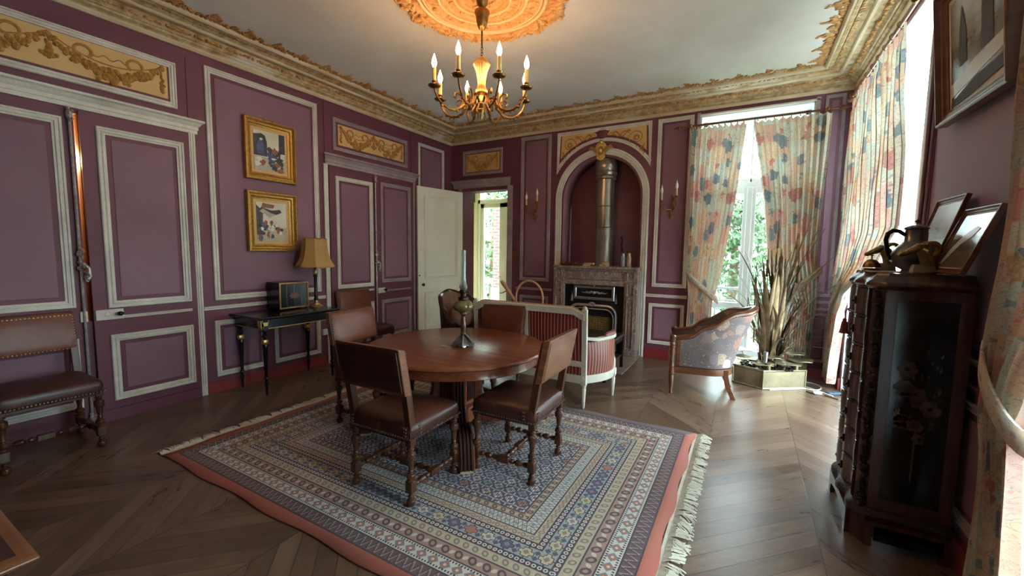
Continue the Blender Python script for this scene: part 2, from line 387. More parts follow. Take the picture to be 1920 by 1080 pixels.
    fz = m.noise(m.vec, 260, 2); c = m.mix((fz-.35)*.5, c, (96, 88, 92)); wv = m.noise(m.vec, 2.0, 2)
    c = m.mix(wv*.22, c, (150, 140, 138))
    m.base(c); clampfix(m.mat); m.bump(fz, .4, .004); return m.mat
HX, HY = 1.69, 1.235
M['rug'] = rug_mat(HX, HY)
M['fringe'] = simple('cream_fringe', (196, 190, 172), (218, 212, 196), .9, scale=30)
def painting(name, stops, scale, seed, stretch=(1, 1, 1)):
    m = Mat(name, .35); x, y, z = m.coord()
    v = m.xyz(x+seed, y+seed, z+seed)
    n = m.noise(m.scaled(v, stretch), scale, 5, .6, .8); d, c, _ = m.vor(v, scale*4)
    sep = m.nt.nodes.new('ShaderNodeSeparateColor'); m.nt.links.new(c, sep.inputs[0])
    m.base(m.ramp(n*.75+S(m.nt, sep.outputs[0])*.3-z*.35, stops)); return m.mat
M['seatpaint'] = painting('courtyard_scene', [(.25, (222, 214, 190)), (.42, (206, 198, 176)), (.5, (84, 96, 120)), (.6, (52, 56, 74)), (.7, (150, 104, 76)), (.8, (196, 190, 172))], 5, 3)
M['marketpaint'] = painting('market_scene', [(.25, (206, 204, 190)), (.42, (176, 170, 150)), (.5, (96, 92, 84)), (.62, (54, 56, 60)), (.72, (140, 120, 96)), (.85, (190, 184, 150))], 6, 9)
def sepia():
    m = Mat('sepia_print', .2); x, y, z = m.coord(); h = m.noise(m.xyz(0.0, y, 0.0), 4, 3)*.25+z
    n = m.noise(m.scaled(m.vec, (1, 1, 3)), 6, 5, .6)
    m.base(m.ramp(h+n*.2+.25, [(.2, (96, 84, 74)), (.34, (120, 106, 92)), (.46, (86, 74, 66)), (.54, (128, 112, 98)), (.68, (156, 140, 122))])); return m.mat
M['sepia'] = sepia()
def panelwood(name, a, b, metal=0):
    return simple(name, a, b, .24, metal, scale=3, stretch=(8, 8, 1))
M['rosewood'] = panelwood('rosewood', (52, 30, 25), (88, 54, 42))
M['ebony'] = simple('ebonised_panel', (10, 11, 15), (18, 20, 26), .16, scale=2)
M['marquetry'] = simple('marquetry_flowers', (48, 34, 29), (92, 67, 54), .3, scale=25)
M['carved_dark'] = simple('carved_bronze', (30, 20, 16), (54, 36, 24), .4, .4, scale=40, bump=.7)
M['twig'] = simple('dry_twigs', (78, 50, 34), (120, 84, 56), .9, scale=20)
M['chips'] = simple('pale_wood_chips', (176, 148, 108), (206, 182, 144), .8, scale=9)
M['can_a'] = painting('printed_can_blue', [(.3, (200, 204, 206)), (.5, (70, 96, 120)), (.7, (206, 206, 200))], 30, 1)
M['can_b'] = painting('printed_can_red', [(.3, (206, 200, 190)), (.5, (140, 78, 60)), (.7, (196, 184, 170))], 30, 5)

# ------------------------------------------------------------------ mesh helpers
class MB:
    def __init__(s): s.v = []; s.f = []; s.uv = {}
    def add(s, vs, fs, uvs=None):
        b = len(s.v); s.v += [tuple(p) for p in vs]
        for i, q in enumerate(fs):
            if uvs: s.uv[len(s.f)] = uvs[i]
            s.f.append([b+k for k in q])
        return s
    def box(s, a, b, mtx=None):
        x0, y0, z0 = a; x1, y1, z1 = b
        vs = [(x0, y0, z0), (x1, y0, z0), (x1, y1, z0), (x0, y1, z0), (x0, y0, z1), (x1, y0, z1), (x1, y1, z1), (x0, y1, z1)]
        if mtx is not None: vs = [mtx @ Vector(p) for p in vs]
        return s.add(vs, [(0, 3, 2, 1), (4, 5, 6, 7), (0, 1, 5, 4), (1, 2, 6, 5), (2, 3, 7, 6), (3, 0, 4, 7)])
    def rings(s, rings, closed=True, cap=True, loop=False):
        n = len(rings[0]); vs = [p for r_ in rings for p in r_]; fs = []; m = len(rings)
        for i in range(m if loop else m-1):
            for j in range(n if closed else n-1):
                a = i*n+j; b = i*n+(j+1) % n; i2 = (i+1) % m
                fs.append((a, b, i2*n+(j+1) % n, i2*n+j))
        if cap and not loop and closed: fs.append(tuple(range(n))[::-1]); fs.append(tuple((m-1)*n+j for j in range(n)))
        return s.add(vs, fs)
    def lathe(s, prof, n=16, o=(0, 0, 0), mtx=None, sq=None, lobes=0, amp=0):
        rs = []
        for (rr, z) in prof:
            ring = []
            for j in range(n):
                a = 2*PI*j/n; q = rr*(1+amp*math.cos(lobes*a)) if lobes else rr
                p = Vector((q*math.cos(a), q*math.sin(a), z))
                if mtx is not None: p = mtx @ p
                ring.append(tuple(p+Vector(o)))
            rs.append(ring)
        return s.rings(rs)
    def tube(s, pts, rad, n=8, cap=True, flat=1.0, loop=False):
        pts = [Vector(p) for p in pts]; m = len(pts)
        if not hasattr(rad, '__len__'): rad = [rad]*m
        rs = []; prev = None
        for i, p in enumerate(pts):
            if loop: t = pts[(i+1) % m]-pts[i-1]
            else: t = pts[min(i+1, m-1)]-pts[max(i-1, 0)]
            if t.length < 1e-9: t = Vector((0, 0, 1))
            t.normalize()
            if prev is None:
                a = Vector((0, 0, 1)) if abs(t.z) < .9 else Vector((1, 0, 0)); nx = t.cross(a).normalized()
            else:
                nx = (prev-t*prev.dot(t)); nx = nx.normalized() if nx.length > 1e-6 else prev
            prev = nx; ny = t.cross(nx)
            rs.append([tuple(p+nx*rad[i]*math.cos(2*PI*j/n)+ny*rad[i]*flat*math.sin(2*PI*j/n)) for j in range(n)])
        return s.rings(rs, cap=cap, loop=loop)
    def prism(s, poly, fn, h0, h1):
        """poly of (a,b) extruded from height h0 to h1; fn(a,b,h)->xyz"""
        n = len(poly); vs = [fn(a, b, h0) for a, b in poly]+[fn(a, b, h1) for a, b in poly]
        return s.add(vs, [tuple(range(n))[::-1], tuple(range(n, 2*n))]+[(i, (i+1) % n, n+(i+1) % n, n+i) for i in range(n)])
    def grid(s, P, uv=True):
        """open grid of points P[i][j], uv in metres along i (u) and j (v)"""
        m = len(P); n = len(P[0]); L = [[Vector(p) for p in r_] for r_ in P]
        U = [[0]*n for _ in range(m)]; V = [[0]*n for _ in range(m)]
        jm = n//2
        for i in range(1, m):
            du = (L[i][jm]-L[i-1][jm]).length
            for j in range(n): U[i][j] = U[i-1][j]+du
        for i in range(m):
            for j in range(1, n): V[i][j] = V[i][j-1]+(L[i][j]-L[i][j-1]).length
        vs = [p for r_ in L for p in r_]; fs = []; uvs = []
        for i in range(m-1):
            for j in range(n-1):
                fs.append((i*n+j, (i+1)*n+j, (i+1)*n+j+1, i*n+j+1))
                uvs.append([(U[a][b], V[a][b]) for a, b in ((i, j), (i+1, j), (i+1, j+1), (i, j+1))])
        return s.add(vs, fs, uvs)
    def ball(s, c, r_, n=8, m=5, sc=(1, 1, 1), mtx=None):
        rs = []
        for i in range(m+1):
            t = PI*i/m
            ring = []
            for j in range(n):
                p = Vector((max(math.sin(t), .02)*math.cos(2*PI*j/n)*sc[0], max(math.sin(t), .02)*math.sin(2*PI*j/n)*sc[1], -math.cos(t)*sc[2]))*r_
                if mtx is not None: p = mtx @ p
                ring.append(tuple(p+Vector(c)))
            rs.append(ring)
        return s.rings(rs)
    def build(s, name, mat, parent=None, bevel=0, sub=0, flat=False, ang=38, solid=0, loc=None):
        me = bpy.data.meshes.new(name); me.from_pydata(s.v, [], s.f)
        if s.uv:
            ul = me.uv_layers.new(name='UVMap')
            for p in me.polygons:
                q = s.uv.get(p.index)
                if q:
                    for k, li in enumerate(p.loop_indices): ul.data[li].uv = q[k]
        bm = bmesh.new(); bm.from_mesh(me); bmesh.ops.recalc_face_normals(bm, faces=bm.faces); bm.to_mesh(me); bm.free()
        if not flat:
            me.shade_smooth(); me.set_sharp_from_angle(angle=math.radians(ang))
        me.materials.append(M[mat] if isinstance(mat, str) else mat)
        o = bpy.data.objects.new(name, me); COL.objects.link(o)
        if parent is not None: o.parent = parent
        if loc: o.location = loc
        if solid: md = o.modifiers.new('s', 'SOLIDIFY'); md.thickness = solid; md.offset = 0
        if bevel: md = o.modifiers.new('b', 'BEVEL'); md.width = bevel; md.segments = 2; md.limit_method = 'ANGLE'
        if sub: md = o.modifiers.new('u', 'SUBSURF'); md.levels = sub; md.render_levels = sub
        return o
def thing(name, label, cat, loc=(0, 0, 0), rz=0, group=None):
    o = bpy.data.objects.new(name, None); COL.objects.link(o); o.empty_display_size = .05
    o.location = loc; o.rotation_euler = (0, 0, rz); tag(o, label, cat, group); return o
def tag(o, label, cat, group=None):
    o['label'] = label; o['category'] = cat
    if group: o['group'] = group
    return o
def struct(o): o['kind'] = 'structure'; return o
def copy_tree(o, parent=None):
    c = o.copy(); COL.objects.link(c)
    if parent is not None: c.parent = parent; c.matrix_parent_inverse = o.matrix_parent_inverse
    for ch in list(o.children): copy_tree(ch, c)
    return c
def place(o, loc, rz, label, group=None, sc=None):
    o.location = loc; o.rotation_euler = (0, 0, rz); o['label'] = label
    if group: o['group'] = group
    if sc: o.scale = (sc, sc, sc)
    return o
def smooth(t): t = max(0, min(1, t)); return t*t*(3-2*t)
def interp(tab, t):
    if t <= tab[0][0]: return tab[0][1]
    for (a, va), (b, vb) in zip(tab, tab[1:]):
        if t <= b: k = (t-a)/(b-a); return va+(vb-va)*k
    return tab[-1][1]
def sinterp(tab, t):
    if t <= tab[0][0]: return tab[0][1]
    for (a, va), (b, vb) in zip(tab, tab[1:]):
        if t <= b: k = smooth((t-a)/(b-a)); return va+(vb-va)*k
    return tab[-1][1]
# wall planes: (a along, b up, h out of the wall)
LW = lambda a, b, h: (X0+h, a, b)
FW = lambda a, b, h: (a, Y0-h, b)
RW = lambda a, b, h: (XR-h, a, b)

# ================================================================== THE ROOM
T = .36                                       # wall thickness
b = MB().box((X0-T, YB-T, -.05), (XR+T, Y0+T, 0)); floor = struct(b.build('floor', 'floor'))
b = MB().box((X0-T, YB-T, HC), (XR+T, Y0+T, HC+.1)); ceiling = struct(b.build('ceiling', 'ceiling'))
b = MB()                                      # left wall, a narrow gap beside the ajar leaf
b.box((X0-.12, YB, 0), (X0, 1.283, HC)); b.box((X0-.12, 1.305, 0), (X0, Y0, HC)); b.box((X0-.12, 1.283, 2.63), (X0, 1.305, HC)); b.box((X0-.12, 1.283, 0), (X0, 1.305, .9))
wall_l = struct(b.build('wall_left', 'plum'))
b = MB()                                      # far wall: door opening, arched niche, window
def fbox(x0, x1, z0, z1): b.box((x0, Y0, z0), (x1, Y0+T, z1))
fbox(X0-.12, -4.62, 0, HC); fbox(-4.62, -3.66, 2.63, HC); fbox(-3.66, -2.63, 0, HC)
NX, NZ, NR = -2.02, 2.39, .61
arc = [(NX+NR*math.cos(t), NZ+NR*math.sin(t)) for t in [PI*k/24 for k in range(25)]]
b.prism([(-2.63, NZ)]+arc[::-1][1:-1]+[(NX+NR, NZ), (NX+NR, HC), (-2.63, HC)], lambda a, c, h: (a, Y0+h, c), 0, T)
fbox(NX+NR, -.66, 0, HC); fbox(-.66, .62, 3.40, HC); fbox(.62, XR+T, 0, HC)
fbox(-2.63, NX+NR, 0, .0005)
wall_f = struct(b.build('wall_far', 'plum', flat=True))
b = MB()
for y0, y1, z0, z1 in ((YB, 1.20, 0, HC), (1.20, 2.25, 3.40, HC), (2.25, 3.87, 0, HC), (3.87, 5.93, 3.40, HC), (5.93, Y0+T, 0, HC)):
    b.box((XR, y0, z0), (XR+T, y1, z1))
wall_r = struct(b.build('wall_right', 'plum', flat=True))
wall_b = struct(MB().box((X0-.12, YB-T, 0), (XR+T, YB, HC)).build('wall_back', 'mauve', flat=True))

PROF = [(0, 0), (0, .012), (.006, .020), (.016, .020), (.020, .011), (.028, .011), (.034, .018), (.042, .018), (.046, .010), (.058, .007), (.06, 0)]
def moulding(pl, path, width=.06, mat='trim', parent=None, name='panel_moulding', closed=True, prof=PROF, hs=1.0):
    """mitred moulding laid inside a closed path (a,b) of a wall plane, running anticlockwise"""
    n = len(path); rs = []; k = width/.06
    for i in range(n):
        p = Vector((*path[i], 0)); a = Vector((*path[i-1], 0)); c = Vector((*path[(i+1) % n], 0))
        if not closed and i == 0: a = p-(c-p)
        if not closed and i == n-1: c = p+(p-a)
        d1 = (p-a).normalized(); d2 = (c-p).normalized()
        n1 = Vector((-d1.y, d1.x, 0)); n2 = Vector((-d2.y, d2.x, 0)); m = (n1+n2)
        m = m/max(m.dot(n1), .25)
        rs.append([pl(p.x+m.x*o*k, p.y+m.y*o*k, h*hs) for o, h in prof])
    return MB().rings(rs, closed=True, cap=not closed, loop=closed).build(name, mat, parent, ang=25)
def rect(a0, a1, b0, b1): return [(a0, b0), (a1, b0), (a1, b1), (a0, b1)]
def pbox(pl, a0, a1, b0, b1, h0, h1, name, mat, parent, bevel=0):
    q = [pl(a, c, h) for h in (h0, h1) for a, c in rect(a0, a1, b0, b1)]
    return MB().add(q, [(3, 2, 1, 0), (4, 5, 6, 7), (0, 1, 5, 4), (1, 2, 6, 5), (2, 3, 7, 6), (3, 0, 4, 7)]).build(name, mat, parent, bevel=bevel, flat=True)
def panel(pl, a0, a1, b0, b1, parent, width=.06, mat='trim', h=0.0, field='mauve', margin=.033):
    pp = (lambda a, c, q: pl(a, c, q+h)) if h else pl
    moulding(pp, rect(a0, a1, b0, b1), width, mat, parent)
    i = width+margin
    if field and a1-a0 > 2*i: pbox(pp, a0+i, a1-i, b0+i, b1-i, 0, .006, 'panel_field', field, parent, bevel=.003)

def garland(pl, a0, a1, b0, b1, parent, swags=2, h=0.0):
    """tan ground with swags of fruit, ribbons, tassels in low relief"""
    pp = (lambda a, c, q: pl(a, c, q+h)) if h else pl
    pbox(pp, a0, a1, b0, b1, 0, .006, 'relief_ground', 'gold_panel', parent)
    g = MB(); W_ = (a1-a0)-.08; H_ = b1-b0; rnd = random.Random(int(a0*100)+5)
    def tb(pts, r_): g.tube([pp(*p, .008) for p in pts], r_, 6, flat=1)
    for s_ in range(swags):
        l = a0+.04+W_*s_/swags; rr_ = a0+.04+W_*(s_+1)/swags; w_ = rr_-l
        for k in range(44):
            t = k/43; a = l+w_*t; c = b1-.03-H_*.70*(1-(2*t-1)**2)
            fat = .3+.9*math.sin(PI*t)
            for q in range(2):
                g.ball(pp(a+rnd.uniform(-1, 1)*.022*fat, c+rnd.uniform(-1, 1)*.045*fat*H_/.3, .008), rnd.uniform(.014, .024)*(.7+.5*fat)*H_/.3, 6, 4)
        tb([(l+w_*t, b1-.02-H_*.42*(1-(2*t-1)**2)) for t in [i/14 for i in range(15)]], [.004+.003*math.sin(PI*i/14) for i in range(15)])
        for cx in (.27, .73):                                  # ribbon loops
            pts = [(l+w_*cx+.055*H_/.3*math.sin(t*1.0)*(1 if cx < .5 else -1), b1-H_*.30+.05*H_/.3*math.cos(t)) for t in [-2.6+i*.4 for i in range(14)]]
            tb(pts, .013*H_/.3)
        tb([(l+w_*(.35+.3*t), b1-H_*(.30+.05*math.sin(t*14))) for t in [i/12 for i in range(13)]], .005)
    for s_ in range(swags+1):                                  # knots with hanging drops
        a = a0+.04+W_*s_/swags
        g.ball(pp(a, b1-.035, .012), .024*H_/.3, 8, 5)
        tb([(a-.02, b1-.03), (a, b1-.045), (a+.02, b1-.03)], .009)
        L_ = H_*(.78 if s_ in (0, swags) else .62)
        for k in range(12):
            t = k/11; g.ball(pp(a+rnd.uniform(-1, 1)*.010, b1-.05-(L_-.04)*t, .008), (.009+.012*(t if s_ in (0, swags) else t*1.6))*H_/.3, 6, 4)
        if s_ not in (0, swags):
            for q in range(-2, 3): g.ball(pp(a+q*.022*H_/.3, b1-.03-L_+abs(q)*.012, .008), .018*H_/.3, 6, 4)
    g.build('garland_relief', 'relief', parent)
def crown(pl, a0, a1, b0, b1, parent, mat='trim', out=.07):
    hh = b1-b0
    pr = [(0, b0), (.014, b0), (.014, b0+hh*.25), (.022, b0+hh*.28), (.022, b0+hh*.52), (.034, b0+hh*.6), (.05, b0+hh*.78), (out, b0+hh*.86), (out, b1), (0, b1)]
    rs = [[pl(a, z_, h_) for h_, z_ in pr] for a in (a0, a1)]
    rs = [[pl(a0+(out-h_)*.9, z_, h_) for h_, z_ in pr], [pl(a1-(out-h_)*.9, z_, h_) for h_, z_ in pr]]
    MB().rings(rs).build('door_crown', mat, parent, ang=25)
def strip(pl, a0, a1, b0, b1, parent, name='chair_rail', mat='trim', h=.02, h0=0):
    c = (b0+b1)/2; q = [(h0, b0), (h0+h*.7, b0+.004), (h0+h*.6, c-.004), (h0+h, c+.004), (h0+h, b1-.004), (h0, b1)]
    MB().rings([[pl(a, z_, hh) for hh, z_ in q] for a in (a0, a1)]).build(name, mat, parent, ang=25)

# ---- left wall
panel(LW, 2.255, 3.52, .985, 3.375, wall_l)
strip(LW, 2.15, 3.58, .888, .930, wall_l)
panel(LW, 2.24, 2.78, .165, .77, wall_l, .055); panel(LW, 2.87, 3.49, .165, .77, wall_l, .055)
panel(LW, 5.40, 6.07, .99, 3.33, wall_l, .05); panel(LW, 5.40, 6.07, .165, .77, wall_l, .05)
strip(LW, 5.34, 6.26, .888, .930, wall_l)
moulding(LW, rect(.30, 2.015, 2.87, 3.295), .055, 'trim', wall_l); garland(LW, .40, 1.945, 2.945, 3.235, wall_l, 2)
moulding(LW, rect(3.75, 5.14, 2.86, 3.285), .05, 'trim_grey', wall_l); garland(LW, 3.835, 5.055, 2.94, 3.21, wall_l, 2)
crown(LW, .15, 2.22, 2.67, 2.80, wall_l); crown(LW, 3.57, 5.37, 2.65, 2.79, wall_l, 'trim_grey')
strip_w = lambda a0, a1, z1, mt: pbox(LW, a0, a1, 0, z1, 0, .022, 'door_casing', mt, wall_l, .006)
strip_w(2.085, 2.145, 2.675, 'trim'); strip_w(3.59, 3.655, 2.655, 'trim'); strip_w(5.255, 5.315, 2.655, 'trim_grey')
for a in (2.105, 2.125): pbox(LW, a-.004, a+.004, .12, 2.67, .022, .030, 'casing_bead', 'trim', wall_l)
bs = MB()
for y0, y1 in ((2.15, 3.585), (5.32, Y0)):
    bs.box((X0, y0, 0), (X0+.018, y1, .105)); bs.box((X0, y0, .105), (X0+.010, y1, .118))
struct(bs.build('baseboard_left', 'red_base', flat=True))
for a, z0, z1 in ((2.10, 2.81, 3.40), (3.62, 2.80, 3.44), (5.22, 2.80, 3.40)): pbox(LW, a, a+.012, z0, z1, 0, .008, 'wall_fillet', 'plum', wall_l)

def knob(pl, a, z, h, parent, mat='porcelain_black', r_=.024):
    m = MB(); c = Vector(pl(a, z, h)); d = (Vector(pl(a, z, h+1))-c).normalized()
    m.tube([c, c+d*.03], .008, 8); m.ball(c+d*.045, r_, 10, 6, (1, 1, .85)); return m.build('door_knob', mat, parent)
def espagnolette(a, z0, z1, zt, parent, mat='bolt'):
    """full-height door bolt: rod, guides, ornate handle"""
    m = MB(); m.tube([LW(a, z0, .052), LW(a, z1, .052)], .010, 8); rod = m.build('bolt_rod', mat, parent)
    m = MB()
    for z in (z0+.03, z1-.02):
        m.ball(LW(a, z, .05), .03, 8, 5, (.8, .8, 1.5))
        for k in range(6): m.ball(LW(a+math.sin(k*2)*.014, z-.05+k*.02, .062), .014, 6, 4)
    m.build('bolt_guide', mat, rod)
    m = MB()
    for k in range(14): m.ball(LW(a+math.sin(k*1.7)*.012, zt+.10-k*.016, .062+.008*math.cos(k*2.1)), .016+.006*math.sin(k*.9), 6, 4)
    m.tube([LW(a+.01, zt-.02, .07), LW(a+.04, zt-.06, .085), LW(a+.045, zt-.13, .085), LW(a+.02, zt-.17, .08)], [.012, .014, .013, .016], 8)
    for k in range(4): m.ball(LW(a+.03+math.sin(k*2)*.012, zt-.10-k*.018, .085), .016, 6, 4)
    m.build('bolt_handle', mat, rod)
# door 1: double plum door near the camera, right leaf ajar
d1 = struct(pbox(LW, .36, 1.272, .0, 2.66, 0, .030, 'door_1', 'plum', None, .003))
panel(LW, .46, 1.205, 1.03, 2.575, d1, .062, h=.03); panel(LW, .46, 1.205, .175, .77, d1, .062, h=.03)
m = MB(); m.prism([(1.306, 0), (2.083, 0), (2.083, 2.655), (1.306, 2.655)], lambda a, c, h: (X0+.004+h+.012*(2.083-a), a, c), 0, .030)
leaf = m.build('door_leaf', 'plum', d1, flat=True)
panel(LW, 1.40, 2.03, 1.005, 2.555, d1, .062, h=.040); panel(LW, 1.40, 2.03, .175, .768, d1, .062, h=.040)
strip(LW, 1.40, 2.03, .905, .935, d1, 'lock_rail_moulding', 'trim', .016, .038); strip(LW, 1.32, 2.07, .10, .112, d1, 'kick_moulding', 'plum', .008, .038)
pbox(LW, 1.315, 1.50, .905, .995, .036, .056, 'lock_plate', 'trim', d1, .004); pbox(LW, 1.222, 1.268, .905, .995, .03, .050, 'lock_keeper', 'trim', d1, .004)
knob(LW, 1.462, .957, .056, d1); MB().ball(LW(1.385, .955, .056), .02, 10, 6, (.4, 1, 1)).build('keyhole_cover', 'plastic_white', d1)
espagnolette(1.247, .03, 2.62, 1.42, d1)
# door 2: the double cupboard door
d2 = struct(pbox(LW, 3.665, 4.452, .0, 2.65, 0, .026, 'door_2', 'plum', None, .003)); pbox(LW, 4.458, 5.25, 0, 2.65, 0, .026, 'door_leaf', 'plum', d2, .003)
panel(LW, 3.755, 4.385, 1.0, 2.52, d2, .055, h=.026); panel(LW, 3.755, 4.385, .19, .775, d2, .055, h=.026)
panel(LW, 4.535, 5.175, 1.04, 2.555, d2, .055, 'trim_grey', h=.026); panel(LW, 4.535, 5.175, .19, .775, d2, .055, 'trim_grey', h=.026)
strip(LW, 3.755, 4.385, .935, .965, d2, 'lock_rail_moulding', 'trim', .016, .026); strip(LW, 4.535, 5.175, .90, .93, d2, 'lock_rail_moulding', 'trim_grey', .016, .026)
pbox(LW, 4.462, 4.60, .885, .965, .026, .044, 'lock_plate', 'trim', d2, .004); knob(LW, 4.565, .935, .044, d2)
espagnolette(4.422, .03, 2.60, 1.40, d2)
pbox(LW, 3.66, 5.26, .02, .085, .026, .034, 'kick_board', 'plum', d2)

# ---- far wall
panel(FW, -3.405, -2.855, 1.05, 3.44, wall_f, .058, 'trim_grey'); panel(FW, -3.40, -2.86, .20, .80, wall_f, .05, 'trim_grey')
strip(FW, -3.48, -2.80, .895, .935, wall_f, mat='trim_grey')
panel(FW, -1.205, -.735, 1.055, 3.43, wall_f, .055); panel(FW, -1.235, -.745, .215, .815, wall_f, .05)
strip(FW, -1.285, -.72, .905, .952, wall_f)
panel(FW, .705, .905, 1.04, 3.44, wall_f, .035, 'trim_grey', margin=.03); panel(FW, .715, .905, .22, .83, wall_f, .035, 'trim_grey', margin=.02)
strip(FW, .66, .97, .955, .99, wall_f, mat='trim_grey'); strip(FW, .66, .97, .87, .90, wall_f, mat='trim_grey')
moulding(FW, rect(-4.61, -3.77, 2.895, 3.33), .05, 'trim_grey', wall_f); garland(FW, -4.545, -3.835, 2.96, 3.265, wall_f, 1)
crown(FW, -4.86, -3.56, 2.67, 2.81, wall_f, 'trim_grey')
for a0, a1 in ((-4.70, -4.62), (-3.66, -3.56)): pbox(FW, a0, a1, 0, 2.67, 0, .025, 'door_casing', 'trim_grey', wall_f, .006)
pbox(FW, -4.62, -3.66, 2.61, 2.67, 0, .022, 'door_casing', 'plum', wall_f)
# spandrel frame above the arch
a_ = math.acos(.73/.83)
sp = [(NX+.73, 3.43), (NX-.73, 3.43)]+[(NX+.83*math.cos(t), NZ+.83*math.sin(t)) for t in [PI-a_-k*(PI-2*a_)/26 for k in range(27)]]
moulding(FW, sp, .055, 'trim', wall_f)
def spandrel(sx):
    ts = [PI/2-.10-k*(PI/2-.10-.76)/14 for k in range(15)]
    poly = [(NX+sx*.92*math.cos(t), NZ+.92*math.sin(t)) for t in ts]+[(NX+sx*.655, 3.375)]
    poly += [(NX+sx*.12, 3.375)]+[(NX+sx*.12*math.cos(t), 3.40-.12*math.sin(t)*.8) for t in (.4, .8, 1.1)]
    MB().prism(poly, lambda a, c, h: FW(a, c, h), 0, .006).build('relief_ground', 'gold_panel', wall_f, flat=True)
    g = MB(); c0 = (NX+sx*.52, 3.22)
    def tb(pts, r_): g.tube([FW(*p, .008) for p in pts], r_, 6)
    tb([(c0[0]+sx*(.012+.0105*t)*math.cos(t), c0[1]+(.012+.0105*t)*math.sin(t)) for t in [i*.45 for i in range(26)]], .007)
    for k in range(10): g.ball(FW(c0[0]+.03*math.cos(k*.63), c0[1]+.03*math.sin(k*.63), .008), .014, 6, 4)
    tb([(NX+sx*(.40-.30*t), 3.30+.035*math.sin(t*9)) for t in [i/16 for i in range(17)]], [.008-.004*i/16 for i in range(17)])
    for k in range(16):
        t = k/16; g.ball(FW(NX+sx*(.42-.28*t), 3.29+.04*math.sin(t*9+1)+.01, .008), .012, 6, 4)
    tb([(NX+sx*(.60+.03*math.sin(t*8)), 3.10-.16*t) for t in [i/10 for i in range(11)]], .008)
    for k in range(9): g.ball(FW(NX+sx*(.60+.03*math.cos(k)), 3.12-.02*k, .008), .013, 6, 4)
    g.build('scroll_relief', 'relief', wall_f)
spandrel(-1); spandrel(1)
MB().lathe([(.001, 0), (.085, 0), (.085, .006), (.075, .012), (.001, .012)], 28, mtx=Matrix(((1, 0, 0), (0, 0, -1), (0, 1, 0))), o=(NX, Y0, 3.335)).build('arch_roundel', 'plum', wall_f)
# arch moulding down to the floor
path = [(NX-.735, 0)]+[(NX+.735*math.cos(t), NZ+.735*math.sin(t)) for t in [PI-k*PI/30 for k in range(31)]]+[(NX+.735, 0)]
PA = [(0, 0), (0, .022), (.014, .030), (.026, .030), (.030, .016), (.040, .016), (.046, .026), (.062, .026), (.066, .014), (.076, .014), (.082, .022), (.096, .020), (.10, 0)]
moulding(FW, path[::-1], .06, 'trim', wall_f, 'arch_moulding', closed=False, prof=PA)
# keystone mask
g = MB(); kx, kz = NX, 3.075
g.prism([(-.06, -.11), (0, -.14), (.06, -.11), (.085, .07), (.05, .12), (-.05, .12), (-.085, .07)], lambda a, c, h: FW(kx+a, kz+c, h), 0, .05)
for k in range(16):
    t = k/16*2*PI; g.ball(FW(kx+.055*math.cos(t), kz+.09*math.sin(t), .05), .026, 6, 4, (1, .7, 1))
g.ball(FW(kx, kz+.0, .055), .045, 8, 6, (.9, .7, 1.3)); g.ball(FW(kx, kz+.13, .04), .035, 8, 5)
for s_ in (-1, 1):
    g.tube([FW(kx+s_*q, kz+w_, .045) for q, w_ in ((.05, -.02), (.10, 0.02), (.15, .05), (.185, .035), (.17, .015))], [.026, .024, .018, .012, .006], 8)
    for k in range(5): g.ball(FW(kx+s_*(.07+.02*k), kz+.03+.008*k, .045), .02, 6, 4)
g.build('keystone_ornament', 'gilt', wall_f)
# niche shell
ring = [(NX-NR, 0)]+arc[::-1]+[(NX+NR, 0)]
def rg(y, off): return [(NX+(a-NX)*(1+off), y, c if c < NZ else NZ+(c-NZ)*(1+off)) for a, c in ring]
m = MB(); m.grid([rg(Y0+.005, 0), rg(Y0+.36, 0)]); m.uv = {}
m.add([(NX-.7, Y0+.36, 0), (NX+.7, Y0+.36, 0), (NX+.7, Y0+.36, 3.2), (NX-.7, Y0+.36, 3.2)], [(0, 1, 2, 3)])
m.build('niche_lining', 'lining_plum', wall_f, solid=.01)
bs = MB()
for x0, x1 in ((-3.555, -2.77), (-1.28, -.67), (.66, XR)):
    bs.box((x0, Y0-.018, 0), (x1, Y0, .14))
struct(bs.build('baseboard_far', 'red_base', flat=True))

# ---- right wall
panel(RW, 2.32, 3.70, 1.10, 3.38, wall_r, .03, 'plum', margin=.01); 
panel(RW, 2.38, 3.66, .22, .84, wall_r, .05, 'trim_grey')
strip(RW, 2.26, 3.78, 1.02, 1.06, wall_r, mat='trim_grey'); strip(RW, 2.26, 3.78, .90, .93, wall_r, mat='plum')
for a in (3.80, 2.25):
    pbox(RW, a, a+.065, 0, 3.44, 0, .02, 'window_casing', 'trim_grey', wall_r, .006)
bs = MB()
for y0, y1 in ((YB, 1.20), (2.25, 3.87), (5.93, Y0)): bs.box((XR-.018, y0, 0), (XR, y1, .14))
struct(bs.build('baseboard_right', 'red_base', flat=True))
struct(MB().box((X0, YB, 0), (XR, YB+.018, .12)).build('baseboard_back', 'red_base', flat=True))

